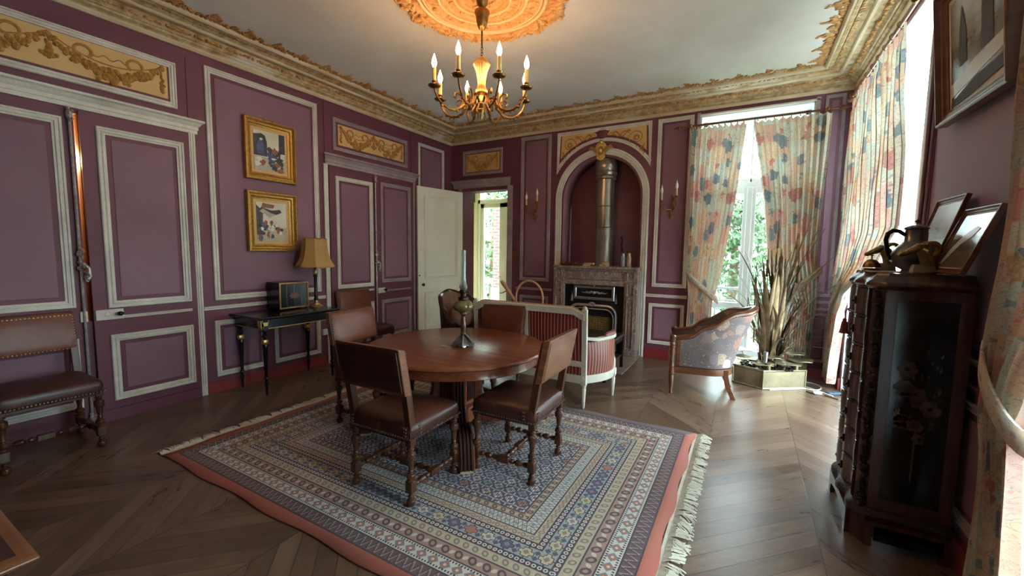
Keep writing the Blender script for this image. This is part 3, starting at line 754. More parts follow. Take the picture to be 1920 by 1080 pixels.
# ---- cornice all round, with gilt leaf strip and ceiling fringe
CP = [(0, 3.50), (.020, 3.50), (.030, 3.515), (.055, 3.53), (.060, 3.545), (.075, 3.545), (.085, 3.56), (.13, 3.60), (.17, 3.605), (.175, 3.625), (.20, 3.628), (.215, 3.618), (.235, 3.628), (.25, 3.636), (.28, 3.640), (.285, 3.65), (.30, 3.638), (.325, 3.640), (.335, 3.652), (.36, 3.656), (.37, HC), (0, HC)]
def room_sweep(prof, name, mat):
    rs = []
    for cx, cy, sx, sy in ((X0, YB, 1, 1), (XR, YB, -1, 1), (XR, Y0, -1, -1), (X0, Y0, 1, -1)):
        rs.append([(cx+sx*o_, cy+sy*o_, z_) for o_, z_ in prof])
    return MB().rings(rs, loop=True).build(name, mat, None, ang=20)
cor = struct(room_sweep(CP, 'trim_1', 'cornice'))
room_sweep([(0.0, 3.465), (.018, 3.465), (.032, 3.485), (.034, 3.502), (0, 3.502)], 'cornice_bead', 'cornice_pale').parent = cor
room_sweep([(.172, 3.602), (.178, 3.598), (.20, 3.60), (.212, 3.612), (.212, 3.63), (.172, 3.63)], 'cornice_bead', 'cornice_pale').parent = cor
room_sweep([(.330, 3.64), (.334, 3.630), (.352, 3.630), (.366, 3.642), (.37, HC), (.33, HC)], 'cornice_bead', 'cornice_pale').parent = cor
def perimeter(off, step):
    x0, x1, y0, y1 = X0+off, XR-off, YB+off, Y0-off; out = []
    for (ax, ay, bx, by, nx, ny) in ((x0, y0, x0, y1, 1, 0), (x0, y1, x1, y1, 0, -1), (x1, y1, x1, y0, -1, 0)):
        L = math.hypot(bx-ax, by-ay); n = int(L/step)
        for i in range(n): t = (i+.5)/n; out.append((ax+(bx-ax)*t, ay+(by-ay)*t, nx, ny, i, n))
    return out
rn = random.Random(3); g = MB()
for x, y, nx, ny, i, n in perimeter(.105, .045):               # leaf strip in the hollow
    mt = Matrix.Rotation(rn.uniform(0, 6), 3, 'Z'); g.ball((x+rn.uniform(-.012, .012), y+rn.uniform(-.012, .012), 3.578), rn.uniform(.016, .026), 6, 4, (1.4, .8, .7), mt)
for x, y, nx, ny, i, n in perimeter(.262, .05):
    mt = Matrix.Rotation(rn.uniform(0, 6), 3, 'Z'); g.ball((x+rn.uniform(-.01, .01), y+rn.uniform(-.01, .01), 3.640), rn.uniform(.012, .02), 6, 4, (1.5, .8, .6), mt)
g.build('cornice_leaf_band', 'ornament', cor)
g = MB()
for x, y, nx, ny, i, n in perimeter(.40, .036):               # acanthus fringe on the ceiling
    for k in range(2):
        o_ = rn.uniform(-.03, .04); mt = Matrix.Rotation(math.atan2(ny, nx)+rn.uniform(-.9, .9), 3, 'Z')
        g.ball((x+nx*o_, y+ny*o_, HC-.004), rn.uniform(.018, .028), 6, 4, (1.5, .7, .5), mt)
for x, y, nx, ny, i, n in perimeter(.43, .29):
    for k in range(9):
        L = .02*k; mt = Matrix.Rotation(math.atan2(ny, nx)+rn.uniform(-.4, .4)+.5, 3, 'Z')
        sp_ = (.05-.005*k); q = rn.uniform(-sp_, sp_)
        g.ball((x+nx*L*.62+ny*(q+L*.3), y+ny*L*.62-nx*(q+L*.3), HC-.005), .026-.0018*k, 6, 4, (1.5, .7, .5), mt)
g.build('cornice_fringe', 'ornament', cor)

# ---- ceiling rose
RX, RY = -2.05, 3.06
rose = MB(); n = 120
prof = [(.02, HC-.03), (.17, HC-.03), (.18, HC-.045), (.20, HC-.045), (.21, HC-.025), (.30, HC-.022), (.31, HC-.04), (.345, HC-.045), (.36, HC-.026), (.47, HC-.02), (.48, HC-.034), (.51, HC-.034), (.52, HC-.016)]
rings_ = []
for rr, z in prof: rings_.append([(RX+rr*math.cos(2*PI*j/n), RY+rr*math.sin(2*PI*j/n), z) for j in range(n)])
def edge(a): return .72+.05*math.cos(14*a)+.03*abs(math.sin(7*a))+.022*math.cos(42*a)+.008*math.sin(61*a)
rings_.append([(RX+(edge(2*PI*j/n)-.02)*math.cos(2*PI*j/n), RY+(edge(2*PI*j/n)-.02)*math.sin(2*PI*j/n), HC-.014) for j in range(n)])
rings_.append([(RX+edge(2*PI*j/n)*math.cos(2*PI*j/n), RY+edge(2*PI*j/n)*math.sin(2*PI*j/n), HC) for j in range(n)])
rose.rings(rings_); rose = struct(rose.build('trim_2', 'medallion'))
g = MB()
for rad, cnt, sz in ((.62, 200, .028), (.68, 110, .026), (.44, 110, .024), (.73, 70, .020), (.29, 60, .018), (.12, 40, .03)):
    for k in range(cnt):
        a = 2*PI*k/cnt+rn.uniform(-.03, .03); q = rad+rn.uniform(-.035, .035)
        if rad > .6: q = min(q, edge(a)-.02)
        mt = Matrix.Rotation(a+rn.choice((.6, -.6, 1.4))+rn.uniform(-.3, .3), 3, 'Z')
        g.ball((RX+q*math.cos(a), RY+q*math.sin(a), HC-.022), sz*rn.uniform(.7, 1.15), 6, 4, (1.5, .7, .8), mt)
for k in range(90):
    a = 2*PI*k/90; g.ball((RX+.328*math.cos(a), RY+.328*math.sin(a), HC-.042), .009, 6, 4); g.ball((RX+.19*math.cos(a), RY+.19*math.sin(a), HC-.046), .006, 6, 4)
g.build('rose_leaves', 'medallion', rose)
for rad, tr in ((.535, .014), (.50, .009), (.37, .013), (.235, .012)):
    MB().tube([(RX+rad*math.cos(q), RY+rad*math.sin(q), HC-.030) for q in [2*PI*i/72 for i in range(72)]], tr, 8, loop=True).build('rose_ring', 'medallion_pale', rose)

# ---- windows
def window(name, pl, a0, a1, z1, depth, mid=None):
    """white reveal lining, frame with transom, two glazed leaves"""
    wr = struct(pbox(pl, a0-.001, a0+.02, 0, z1, -depth-.04, -.01, name, 'white_frame', None))
    pbox(pl, a1-.02, a1+.001, 0, z1, -depth-.04, -.01, 'window_reveal', 'white_frame', wr); pbox(pl, a0, a1, z1-.02, z1+.001, -depth-.04, -.01, 'window_reveal', 'white_frame', wr)
    pbox(pl, a0, a1, -.001, .04, -depth-.04, -.02, 'window_sill', 'white_frame', wr)
    m_ = (a0+a1)/2 if mid is None else mid; d0, d1_ = -depth-.03, -depth+.03
    zt = 2.52
    for q in ((a0+.02, a0+.08, .04, z1), (a1-.08, a1-.02, .04, z1), (a0, a1, z1-.08, z1-.02), (a0, a1, zt-.06, zt+.05), (m_-.012, m_+.012, zt, z1), (a0, a1, .04, .12)):
        pbox(pl, *q, d0, d1_, 'window_frame', 'white_frame', wr, .004)
    for s_, (b0, b1) in enumerate(((a0+.08, m_-.001), (m_+.001, a1-.08))):
        lf = pbox(pl, b0, b0+.075, .12, zt-.06, d0+.01, d1_+.015, 'window_leaf', 'white_frame', wr, .004)
        pbox(pl, b1-.075, b1, .12, zt-.06, d0+.01, d1_+.015, 'window_leaf_stile', 'white_frame', lf, .004)
        for z in (.12, .78, zt-.15): pbox(pl, b0, b1, z, z+.09, d0+.01, d1_+.01, 'window_leaf_rail', 'white_frame', lf, .004)
        pbox(pl, b0+.07, b1-.07, .2, zt-.14, -depth-.002, -depth+.002, 'window_pane', 'pane', lf)
    pbox(pl, a0+.08, a1-.08, zt+.05, z1-.08, -depth-.002, -depth+.002, 'window_pane', 'pane', wr)
    pbox(pl, m_-.035, m_+.035, .12, zt-.06, d1_+.01, d1_+.035, 'window_bolt_cover', 'white_frame', wr, .01)
    return wr
window('window_1', FW, -.66, .62, 3.40, .31)
window('window_2', RW, 3.87, 5.93, 3.40, .31)
window('window_3', RW, 1.20, 2.25, 3.40, .31)
pbox(FW, -.70, -.655, 0, 3.44, 0, .02, 'window_casing', 'trim_grey', wall_f, .006); pbox(FW, .615, .66, 0, 3.44, 0, .02, 'window_casing', 'trim_grey', wall_f, .006)
pbox(FW, -.70, .66, 3.395, 3.42, 0, .02, 'window_casing', 'trim', wall_f, .006)

# ---- open door and the vestibule behind it
d3 = thing('door_3', 'x', 'door', (-4.615, Y0-.03, 0), math.radians(190.5)-PI/2-PI/2+math.radians(90))
d3['kind'] = 'structure'; del d3['label']; del d3['category']
# local: leaf runs along +x from the hinge
LL = 1.01
DV = lambda a, b_, h: (a, -h, b_)
m = MB().box((0, -.02, .02), (LL, .02, 2.60)); m.build('door_leaf', 'cream', d3, bevel=.002, flat=True)
for sgn in (1, -1):
    P_ = (lambda a, b_, h, s=sgn: (a, -s*(.02+h), b_))
    for z0, z1 in ((1.07, 2.47), (.20, .84)):
        pr = PROF if sgn == 1 else PROF
        moulding(P_, rect(.13, LL-.13, z0, z1), .055, 'cream', d3); pbox(P_, .21, LL-.21, z0+.08, z1-.08, 0, .005, 'panel_field', 'cream', d3, .003)
    pbox(P_, .12, LL-.02, .905, .925, 0, .012, 'lock_rail_moulding', 'cream', d3)
for sgn in (1, -1):
    m = MB(); m.lathe([(.004, 0), (.012, .002), (.010, .02), (.026, .035), (.024, .05), (.002, .056)], 12, mtx=Matrix.Rotation(sgn*PI/2, 3, 'X'), o=(LL-.08, -.02*sgn, .965)); m.build('door_knob', 'porcelain_black', d3)
    m = MB().ball((LL-.03, -.02*sgn, 1.12), .014, 8, 5, (1, .4, 1)); m.build('keyhole_cover', 'porcelain_black', d3)
d3.rotation_euler = (0, 0, math.atan2(5.27-(Y0-.03), -4.80+4.615))
VB = 7.62
v = MB(); v.box((-5.62, Y0+T, 0), (-5.50, VB+.1, 2.95)); v.box((-3.30, Y0+T, 0), (-3.18, VB+.1, 2.95)); v.box((-5.62, Y0+T, 2.86), (-3.18, VB+.1, 2.98))
v.box((-5.62, VB, 0), (-5.17, VB+.1, 2.95)); v.box((-4.30, VB, 0), (-3.18, VB+.1, 2.95)); v.box((-5.62, Y0+T-.01, 0), (X0-.12, Y0+T+.05, 2.95))
struct(v.build('wall_vestibule', 'cream_wall', flat=True)); struct(MB().box((-5.62, Y0+T, -.05), (-3.18, VB+.1, 0)).build('floor_vestibule', 'bounce_ground', flat=True))
VW = lambda a, c, h: (a, VB-h, c)
d4 = struct(pbox(VW, -5.17, -5.10, 0, 2.87, -.08, .03, 'door_4', 'cream', None, .004)); pbox(VW, -4.37, -4.30, 0, 2.87, -.08, .03, 'door_frame', 'cream', d4, .004)
pbox(VW, -5.17, -4.30, 2.56, 2.64, -.08, .03, 'door_frame', 'cream', d4, .004)
for q in ((-5.10, -5.02, .02, 2.555), (-4.62, -4.37, .02, 2.555), (-5.10, -4.37, 2.465, 2.555), (-5.10, -4.37, .02, .15)): pbox(VW, *q, -.05, .0, 'door_leaf', 'cream', d4, .004)
pbox(VW, -5.02, -4.62, .15, 2.465, -.03, -.026, 'door_pane', 'pane', d4); pbox(VW, -5.10, -4.37, 2.64, 2.87, -.03, -.026, 'transom_pane', 'pane', d4)
m = MB(); m.tube([VW(-4.58, 1.0, .0), VW(-4.58, 1.0, .05), VW(-4.70, 1.0, .05)], .009, 8); m.build('door_handle', 'bolt', d4)
pbox(VW, -4.60, -4.565, .93, 1.08, 0, .008, 'lock_plate', 'plastic_white', d4)
m = MB(); m.tube([VW(-5.28, 2.60, .02), VW(-5.28, 2.86, .02)], .03, 8); m.build('wall_pipe', 'dark_oak', d4)
pbox(VW, -5.20, -5.16, 0, 2.64, .03, .045, 'door_casing', 'cream', d4)
# closet with a warm lamp behind the ajar leaf
v = MB(); v.box((X0-.7, .9, 0), (X0-.62, 1.7, 2.7)); v.box((X0-.7, .82, 0), (X0-.12, .9, 2.7)); v.box((X0-.7, 1.7, 0), (X0-.12, 1.78, 2.7)); v.box((X0-.7, .82, 2.7), (X0-.12, 1.78, 2.78)); v.box((X0-.7, .82, -.05), (X0-.12, 1.78, 0))
struct(v.build('wall_closet', 'gold_panel', flat=True))
l = bpy.data.lights.new('hallway_lamp', 'POINT'); l.energy = 30; l.color = (1, .66, .3); l.shadow_soft_size = .08
o = bpy.data.objects.new('hallway_lamp', l); o.location = (X0-.32, 1.2, 2.3); COL.objects.link(o)

# ================================================================== RUG
rug = thing('oriental_rug', 'large oriental rug with navy field, ivory borders and terracotta edge under the round table', 'rug', (-2.0, 2.545, 0))
m = MB(); N1, N2 = 40, 30; P_ = [[(-HX+2*HX*i/N1+(.012*math.sin(j*.9) if i in (0, N1) else 0), -HY+2*HY*j/N2+(.010*math.sin(i*.7) if j in (0, N2) else 0), .006) for j in range(N2+1)] for i in range(N1+1)]
m.grid(P_); m.uv = {}; pile = m.build('pile', 'rug', rug, solid=.011)
for sx in (-1, 1):
    m = MB(); rn = random.Random(11+sx)
    m.add([(sx*(HX-.002), -HY, .008), (sx*(HX+.022), -HY, .006), (sx*(HX+.022), HY, .006), (sx*(HX-.002), HY, .008)], [(0, 1, 2, 3)])
    clump = 0
    for k in range(560):
        y = -HY+2*HY*k/560
        if k % 7 == 0: clump = rn.uniform(-.06, .06)
        L = rn.uniform(.07, .12); dy = clump*.7+rn.uniform(-.015, .015); x = HX+.018; wd = .0035; hz = rn.uniform(.004, .016)
        pts = [(sx*x, y, .008), (sx*(x+L*.4), y+dy*.4, .008+hz), (sx*(x+L*.8), y+dy*.9, .006+hz*.6), (sx*(x+L), y+dy*1.3, .004)]
        m.add([(p[0], p[1]-wd, p[2]) for p in pts]+[(p[0], p[1]+wd, p[2]+.002) for p in pts], [(0, 1, 5, 4), (1, 2, 6, 5), (2, 3, 7, 6)])
    m.build('fringe', 'fringe', rug, flat=True)

# ================================================================== TURNED LEATHER CHAIRS
TURN = [(.0, .016), (.02, .024), (.05, .020), (.058, .014), (.07, .022)]
def turned(m, p0, p1, prof, n=12):
    p0 = Vector(p0); p1 = Vector(p1); L = (p1-p0).length
    m.tube([p0+(p1-p0)*t for t, _ in prof], [r_ for _, r_ in prof], n)
FOOT = [(0, .018), (.12, .028), (.45, .028), (.6, .012), (.72, .022), (.85, .012), (1, .024)]
SHAFT = [(0, .022), (.03, .028), (.08, .013), (.12, .029), (.20, .029), (.25, .013), (.29, .018), (.33, .014), (.62, .022), (.66, .031), (.80, .031), (.87, .014), (.91, .026), (.95, .016), (1, .024)]
STR = [(0, .009), (.05, .018), (.09, .018), (.12, .008), (.17, .021), (.24, .022), (.28, .008), (.31, .018), (.35, .018), (.38, .009), (.40, .020), (.50, .020), (.60, .020), (.62, .009), (.65, .018), (.69, .018), (.72, .008), (.76, .022), (.83, .021), (.88, .008), (.91, .018), (.95, .018), (1, .009)]
def nails(m, pts, step=.019, r_=.0075, nrm=(0, 0, 1)):
    for a, c in zip(pts, pts[1:]):
        a = Vector(a); c = Vector(c); n_ = max(1, int((c-a).length/step))
        for k in range(n_): m.ball(a+(c-a)*((k+.5)/n_), r_, 6, 3)
def leather_chair():
    t = thing('leather_dining_chair', 'x', 'chair')
    hx, yr, yf = .235, -.215, .215
    for sx in (-1, 1):
        m = MB(); turned(m, (sx*hx, yf, 0), (sx*hx, yf, .085), FOOT); m.box((sx*hx-.024, yf-.024, .085), (sx*hx+.024, yf+.024, .155))
        turned(m, (sx*hx, yf, .155), (sx*hx, yf, .40), SHAFT); m.box((sx*hx-.022, yf-.022, .39), (sx*hx+.022, yf+.022, .44)); m.build('leg', 'oak', t, bevel=.003)
        m = MB(); turned(m, (sx*hx, yr, 0), (sx*hx, yr, .085), FOOT); m.box((sx*hx-.024, yr-.024, .085), (sx*hx+.024, yr+.024, .155))
        turned(m, (sx*hx, yr, .155), (sx*hx, yr, .375), SHAFT)
        rs = [[(sx*hx+a*.022, yr+off+c*.024, z) for a, c in ((-1, -1), (1, -1), (1, 1), (-1, 1))] for z, off in ((.375, 0), (.50, 0), (.72, -.035), (.96, -.085))]
        m.rings(rs); m.build('leg', 'oak', t, bevel=.003)
        m = MB(); turned(m, (sx*hx, yr+.02, .12), (sx*hx, yf-.02, .12), STR); m.box((sx*hx-.02, -.045, .10), (sx*hx+.02, .045, .14)); m.build('stretcher', 'oak', t, bevel=.003)
    m = MB(); turned(m, (-hx+.02, 0, .12), (hx-.02, 0, .12), STR); m.box((-.045, -.02, .10), (.045, .02, .14)); m.build('stretcher', 'oak', t, bevel=.003)
    m = MB(); m.box((-hx, yr-.012, .395), (hx, yf+.010, .42)); m.build('seat_frame', 'dark_oak', t)
    # cushion: domed slab
    def sup(z, kx, ky): 
        out = []
        for k in range(32):
            a = 2*PI*k/32+PI/32; c, s_ = math.cos(a), math.sin(a); e = .13
            out.append((kx*math.copysign(abs(c)**e, c), ky*math.copysign(abs(s_)**e, s_)+.0, z))
        return out
    m = MB(); m.rings([sup(.412, .260, .240), sup(.420, .263, .243), sup(.470, .268, .248), sup(.500, .262, .242), sup(.512, .246, .228), sup(.524, .20, .185), sup(.533, .13, .12), sup(.536, .04, .04)])
    seat = m.build('seat', 'leather', t, ang=60)
    m = MB(); c_ = [(-.266, -.245, .428), (.266, -.245, .428), (.266, .247, .428), (-.266, .247, .428), (-.266, -.245, .428)]
    nails(m, c_)
    for sx in (-1, 1):
        for off in (.035, .048): nails(m, [(sx*.268, yr+off+.01, .435), (sx*.267, yr+off+.01, .50)]); nails(m, [(sx*(.262-off), -.248, .435), (sx*(.262-off), -.246, .495)])
    m.build('nail_trim', 'nail', seat)
    tilt = lambda x, h, z: (x, yr-.0-(z-.5)*.185+h*.98, z-h*.18)
    m = MB(); m.rings([[tilt(x, h, z) for x, h, z in ((-.262, -.035, zz), (.262, -.035, zz), (.262, .016, zz), (-.262, .016, zz))] for zz in (.69, .975)])
    back = m.build('backrest', 'warm_oak', t, bevel=.006, flat=True)
    m = MB(); m.rings([[tilt(x, -.036-hh, z) for x, z in ((-.262+q, .69+q), (.262-q, .69+q), (.262-q, .975-q), (-.262+q, .975-q))] for q, hh in ((.018, -.002), (.02, .004), (.034, .007), (.06, .008))]); m.build('back_panel', 'leather_dark', back)
    m = MB(); m.rings([[tilt(x, .016+hh, z) for x, z in ((-.262+q, .69+q), (.262-q, .69+q), (.262-q, .975-q), (-.262+q, .975-q))] for q, hh in ((.004, 0), (.004, .008), (.03, .022), (.08, .028))]); m.build('leather_panel', 'leather_back', back)
    m = MB(); q = .014; nails(m, [tilt(x, .028, z) for x, z in ((-.262+q, .69+q), (.262-q, .69+q), (.262-q, .975-q), (-.262+q, .975-q), (-.262+q, .69+q))], .021, .007); m.build('nail_trim', 'nail', back)
    return t
c0 = leather_chair()
GC = 'leather and turned oak dining chairs'
place(c0, (-1.925, 1.995, .012), math.radians(1), 'leather chair nearest the camera, its dark back towards us, drawn up to the table', GC)
def chair(loc, rz, label, sc=None): c = copy_tree(c0); return place(c, loc, rz, label, GC, sc)
cn = chair((-1.385, 2.59, .012), math.radians(91.5), 'leather chair at the right of the round table, seen side on, worn wooden back')
for q in cn.children:
    for q2 in q.children:
        if q2.name.startswith('back_panel'):
            q2.material_slots[0].link = 'OBJECT'; q2.material_slots[0].material = M['walnut_panel']; q2['label'] = 'bare brown wooden panel on the outside of the backrest'
chair((-2.88, 2.62, .012), math.radians(-86), 'leather chair at the left of the round table, in front of the black console')
chair((-2.24, 3.47, .012), math.radians(176), 'leather chair behind the round table, its nailed back rising in front of the settee')
chair((-4.47, 3.93, 0), math.radians(-92), 'leather chair against the closed double cupboard door, right of the black console')
chair((-4.50, .905, 0), math.radians(-90), 'large dark leather chair at the far left, standing before the ajar plum door', 1.03)

# ================================================================== ROUND TABLE
TX, TY = -2.14, 2.84
tb = thing('round_pedestal_table', 'round polished mahogany table on a carved pedestal with scrolled feet, on the rug', 'table', (TX, TY, .012))
m = MB(); m.lathe([(.001, .738), (.735, .738), (.752, .732), (.76, .722), (.76, .712), (.748, .702), (.74, .70), (.001, .70)], 96); m.build('tabletop', 'tabletop', tb, ang=30)
m = MB(); m.lathe([(.58, .70), (.722, .70), (.722, .69), (.716, .66), (.722, .632), (.714, .626), (.58, .626), (.58, .70)], 96); m.build('apron', 'mahogany', tb, ang=30)
m = MB(); m.lathe([(.001, .63), (.26, .63), (.26, .60), (.20, .58), (.155, .56), (.15, .54), (.15, .24), (.19, .22), (.20, .10), (.16, .08), (.001, .08)], 8, mtx=Matrix.Rotation(PI/8, 3, 'Z')); col = m.build('column', 'mahogany', tb, bevel=.004, flat=True)
m = MB()
for k in range(8):
    a = k*PI/4
    for q in (-.03, 0, .03):
        p = Matrix.Rotation(a, 3, 'Z') @ Vector((.142, q, 0)); m.tube([p+Vector((0, 0, .27)), p+Vector((0, 0, .53))], .009, 6)
m.build('fluting', 'dark_oak', col)
for k in range(4):
    a = math.radians(-48+90*k); R_ = Matrix.Rotation(a, 4, 'Z')
    m = MB()
    # arched scroll foot: outline in (r,z)
    up = [(.14, .56), (.19, .53), (.215, .47), (.20, .39), (.215, .30), (.27, .22), (.34, .185), (.42, .19), (.49, .225), (.56, .25), (.63, .25), (.70, .225), (.75, .18), (.785, .11), (.80, .04), (.80, .02)]
    lo = [(.71, .02), (.70, .07), (.66, .11), (.59, .12), (.52, .09), (.45, .05), (.36, .04), (.26, .05), (.14, .08)]
    m.prism(up+lo, lambda r_, z, h: tuple(R_ @ Vector((r_, h, z))), -.058, .058)
    ft = m.build('scroll_foot', 'mahogany', tb, bevel=.008, flat=True)
    m = MB()
    for q in (-.038, -.013, .013, .038):
        m.tube([R_ @ Vector((r_+.004, q, z+.004)) for r_, z in up], .011, 6)
    for s_ in (-1, 1):
        sp = [R_ @ Vector((.36+(.012+.008*t)*math.cos(t), s_*.062, .115+(.012+.006*t)*math.sin(t))) for t in [i*.5 for i in range(18)]]
        m.tube(sp, .010, 6)
    m.build('scroll_moulding', 'dark_oak', ft)
    m = MB(); q0 = R_ @ Vector((.655, 0, 0)); m.prism([(.715, -.045), (.795, -.045), (.795, .045), (.715, .045)], lambda x, y, h: tuple(R_ @ Vector((x, y, h))), -.004, .02); m.build('foot_block', 'chips', ft)

# ================================================================== OIL LAMP
L_ = thing('oil_lamp', 'tall oil lamp with olive glass font and clear chimney on the round table', 'lamp', (-2.045, 2.80, .752))
m = MB(); n = 48; rs = []
for rr, z in ((.088, .006), (.086, .016), (.070, .034), (.048, .052), (.034, .066), (.022, .078), (.016, .09)):
    rs.append([((rr*(1+(.14 if rr > .04 else .05)*math.cos(6*2*PI*j/n)))*math.cos(2*PI*j/n), (rr*(1+(.14 if rr > .04 else .05)*math.cos(6*2*PI*j/n)))*math.sin(2*PI*j/n), z+.006*math.cos(12*2*PI*j/n)*(rr/.09)) for j in range(n)])
m.rings(rs); 
for k in range(6):
    a = k*PI/3; m.ball((.094*math.cos(a), .094*math.sin(a), .012), .013, 8, 5); m.tube([(.09*math.cos(a), .09*math.sin(a), .018), (.055*math.cos(a), .055*math.sin(a), .058), (.02*math.cos(a), .02*math.sin(a), .092)], [.008, .007, .006], 6)
m.build('ornate_foot', 'pewter', L_)
m = MB(); m.lathe([(.016, .088), (.026, .10), (.022, .112), (.016, .118), (.020, .124), (.024, .15), (.022, .19), (.016, .225), (.018, .235), (.013, .245), (.020, .262), (.034, .272), (.034, .282), (.02, .284)], 16); m.build('stem', 'lamp_stem', L_)
m = MB(); n = 24; rs = []
for i in range(13):
    t = i/12; z = .282+.105*t; rr = .088*math.sin(PI*(.10+.80*t))**.75
    rs.append([(rr*(1+.022*math.cos(12*(2*PI*j/n)+(PI if i % 2 else 0)))*math.cos(2*PI*j/n+i*.13), rr*(1+.022*math.cos(12*(2*PI*j/n)))*math.sin(2*PI*j/n+i*.13), z) for j in range(n)])
m.rings(rs); m.build('glass_font', 'olive_glass', L_)
m = MB(); m.lathe([(.030, .385), (.044, .392), (.040, .41), (.026, .418), (.026, .44), (.034, .448), (.034, .462), (.022, .478), (.022, .50), (.012, .515), (.004, .52)], 16); m.tube([(.03, 0, .455), (.06, 0, .455)], .004, 6); m.ball((.062, 0, .455), .010, 8, 5, (.4, 1, 1)); m.build('burner', 'dark_metal', L_)
m = MB(); m.lathe([(.026, .47), (.034, .49), (.034, .505), (.024, .525), (.0225, .56), (.022, .80), (.0205, .80), (.0205, .56), (.022, .525), (.032, .505), (.032, .49), (.024, .47)], 20); m.build('glass_chimney', 'chimney', L_)

# ================================================================== CONSOLE TABLE
ct = thing('console_table', 'black lacquered console table with gilt mounts and turned legs against the left wall', 'table', (-4.585, 2.865, 0))
m = MB(); m.rings([[(x*(.265+e), y*(.455+e), z) for x, y in ((-1, -1), (1, -1), (1, 1), (-1, 1))] for z, e in ((.800, .0), (.806, .022), (.815, .028), (.825, .028), (.832, .022))]); m.build('tabletop', 'black_lacquer', ct, bevel=.003, flat=True)
m = MB(); m.box((-.245, -.435, .705), (.245, .435, .80)); ap = m.build('apron', 'black_lacquer', ct, flat=True)
m = MB(); m.box((-.25, -.44, .700), (.25, .44, .708)); m.build('gilt_edge', 'gilt', ap, bevel=.002, flat=True)
for x, y in ((.23, -.40), (.23, .40), (-.23, -.40), (-.23, .40)):
    m = MB(); m.box((x-.027, y-.027, .69), (x+.027, y+.027, .80)); m.lathe([(.024, .69), (.028, .68), (.018, .665), (.020, .64), (.030, .63), (.030, .62), (.020, .612), (.018, .59)], 16, o=(x, y, 0))
    m.lathe([(.020, .55), (.028, .535), (.026, .50), (.016, .22), (.014, .20), (.024, .19), (.026, .175), (.014, .165), (.014, .14), (.022, .13), (.022, .115), (.013, .10), (.010, .0)], 16, o=(x, y, 0)); lg = m.build('leg', 'black_lacquer', ct)
    m = MB(); m.lathe([(.017, .595), (.027, .59), (.034, .572), (.034, .560), (.026, .545), (.018, .54)], 16, o=(x, y, 0), lobes=8, amp=.06); m.build('gilt_collar', 'gilt', lg)
for sy in (-1, 1):
    m = MB(); y = sy*.40
    m.box((.245, y-.03, .712), (.256, y+.03, .735)); m.box((.245, y-.034, .775), (.256, y+.034, .795)); m.prism([(y-.02, .735), (y+.02, .735), (y+.03, .775), (y-.03, .775)], lambda a, c, h: (.245+h, a, c), 0, .014); m.build('gilt_mount', 'gilt', ct, bevel=.002)
    m = MB(); m.prism([(.185, .735), (.215, .712), (.245, .712), (.245, .795), (.18, .795)], lambda a, c, h: (a, sy*(.435+h), c), 0, .010); m.build('gilt_mount', 'gilt', ct, bevel=.002)
bx = thing('liqueur_box', 'black wooden box with brass inlaid front and floral rosette on the console', 'box', (-4.72, 2.965, .832))
m = MB(); m.box((-.12, -.18, .018), (.115, .18, .322)); 
for x in (-.10, .095):
    for y in (-.16, .16): m.ball((x, y, .010), .012, 8, 5)
m.build('case', 'black_lacquer', bx, bevel=.003, flat=True)
m = MB()
for q in ((-.18, -.165, .02, .32), (.165, .18, .02, .32), (-.165, .165, .02, .035), (-.165, .165, .305, .32)): m.box((.115, q[0], q[2]), (.125, q[1], q[3]))
fr = m.build('inlaid_border', 'antique_brass', bx, flat=True)
m = MB(); m.box((.114, -.165, .035), (.119, .165, .305)); dr = m.build('door', 'ebony', bx, flat=True)
m = MB()
for y in (-.09, 0, .09): m.box((.119, y-.002, .045), (.121, y+.002, .295))
m.build('inlay_line', 'pewter', dr)
m = MB(); m.ball((.119, 0, .165), .05, 16, 6, (.08, 1, .62)); 
for k in range(8): m.ball((.120, .05*math.cos(k*PI/4), .165+.03*math.sin(k*PI/4)), .014, 6, 4, (.3, 1, 1))
m.build('rosette', 'warm_oak', dr)
tl = thing('table_lamp', 'table lamp with a panelled parchment shade and dark column on the console', 'lamp', (-4.60, 3.245, .832))
m = MB(); m.lathe([(.001, 0), (.075, 0), (.078, .012), (.065, .024), (.045, .032), (.040, .05), (.024, .062), (.022, .085), (.001, .09)], 24); m.build('base', 'gilt', tl)
m = MB(); m.lathe([(.022, .08), (.028, .10), (.020, .125), (.028, .135), (.020, .15), (.020, .37), (.026, .38), (.022, .40), (.016, .41), (.016, .48)], 16); m.build('column', 'dark_metal', tl)
m = MB(); m.lathe([(.021, .40), (.027, .41), (.027, .45), (.020, .46)], 16); m.build('socket', 'gilt', tl)
m = MB(); n = 48; P2 = []
for z, rr in ((.84, .135), (.82, .137), (.74, .142), (.66, .152), (.60, .168), (.555, .19), (.52, .212), (.50, .222)):
    row = []
    for j in range(n+1):
        a = 2*PI*j/n+.2; k = (j % 6)/6; fac = math.cos(PI/8)/math.cos((k-.5)*2*PI/8)
        zz = z-(.016*math.sin(PI*k) if z < .51 else 0); row.append((rr*fac*math.cos(a), rr*fac*math.sin(a), zz))
    P2.append(row)
m.grid(P2); sh = m.build('lamp_shade', 'shade', tl, ang=12, solid=.003)
m = MB(); m.tube([(p[0]*1.01, p[1]*1.01, p[2]) for p in P2[-1][:-1]], .004, 6, loop=True); m.tube([(p[0]*1.01, p[1]*1.01, p[2]) for p in P2[0][:-1]], .003, 6, loop=True); m.build('shade_braid', 'gilt_frame', sh)
m = MB(); m.box((0, -.035, -.04), (.035, .035, .04)); so = m.build('wall_socket', 'plastic_white', None, bevel=.006, loc=(X0+.002, 3.545, .44)); tag(so, 'small white wall socket on the panelling behind the right console leg', 'socket')

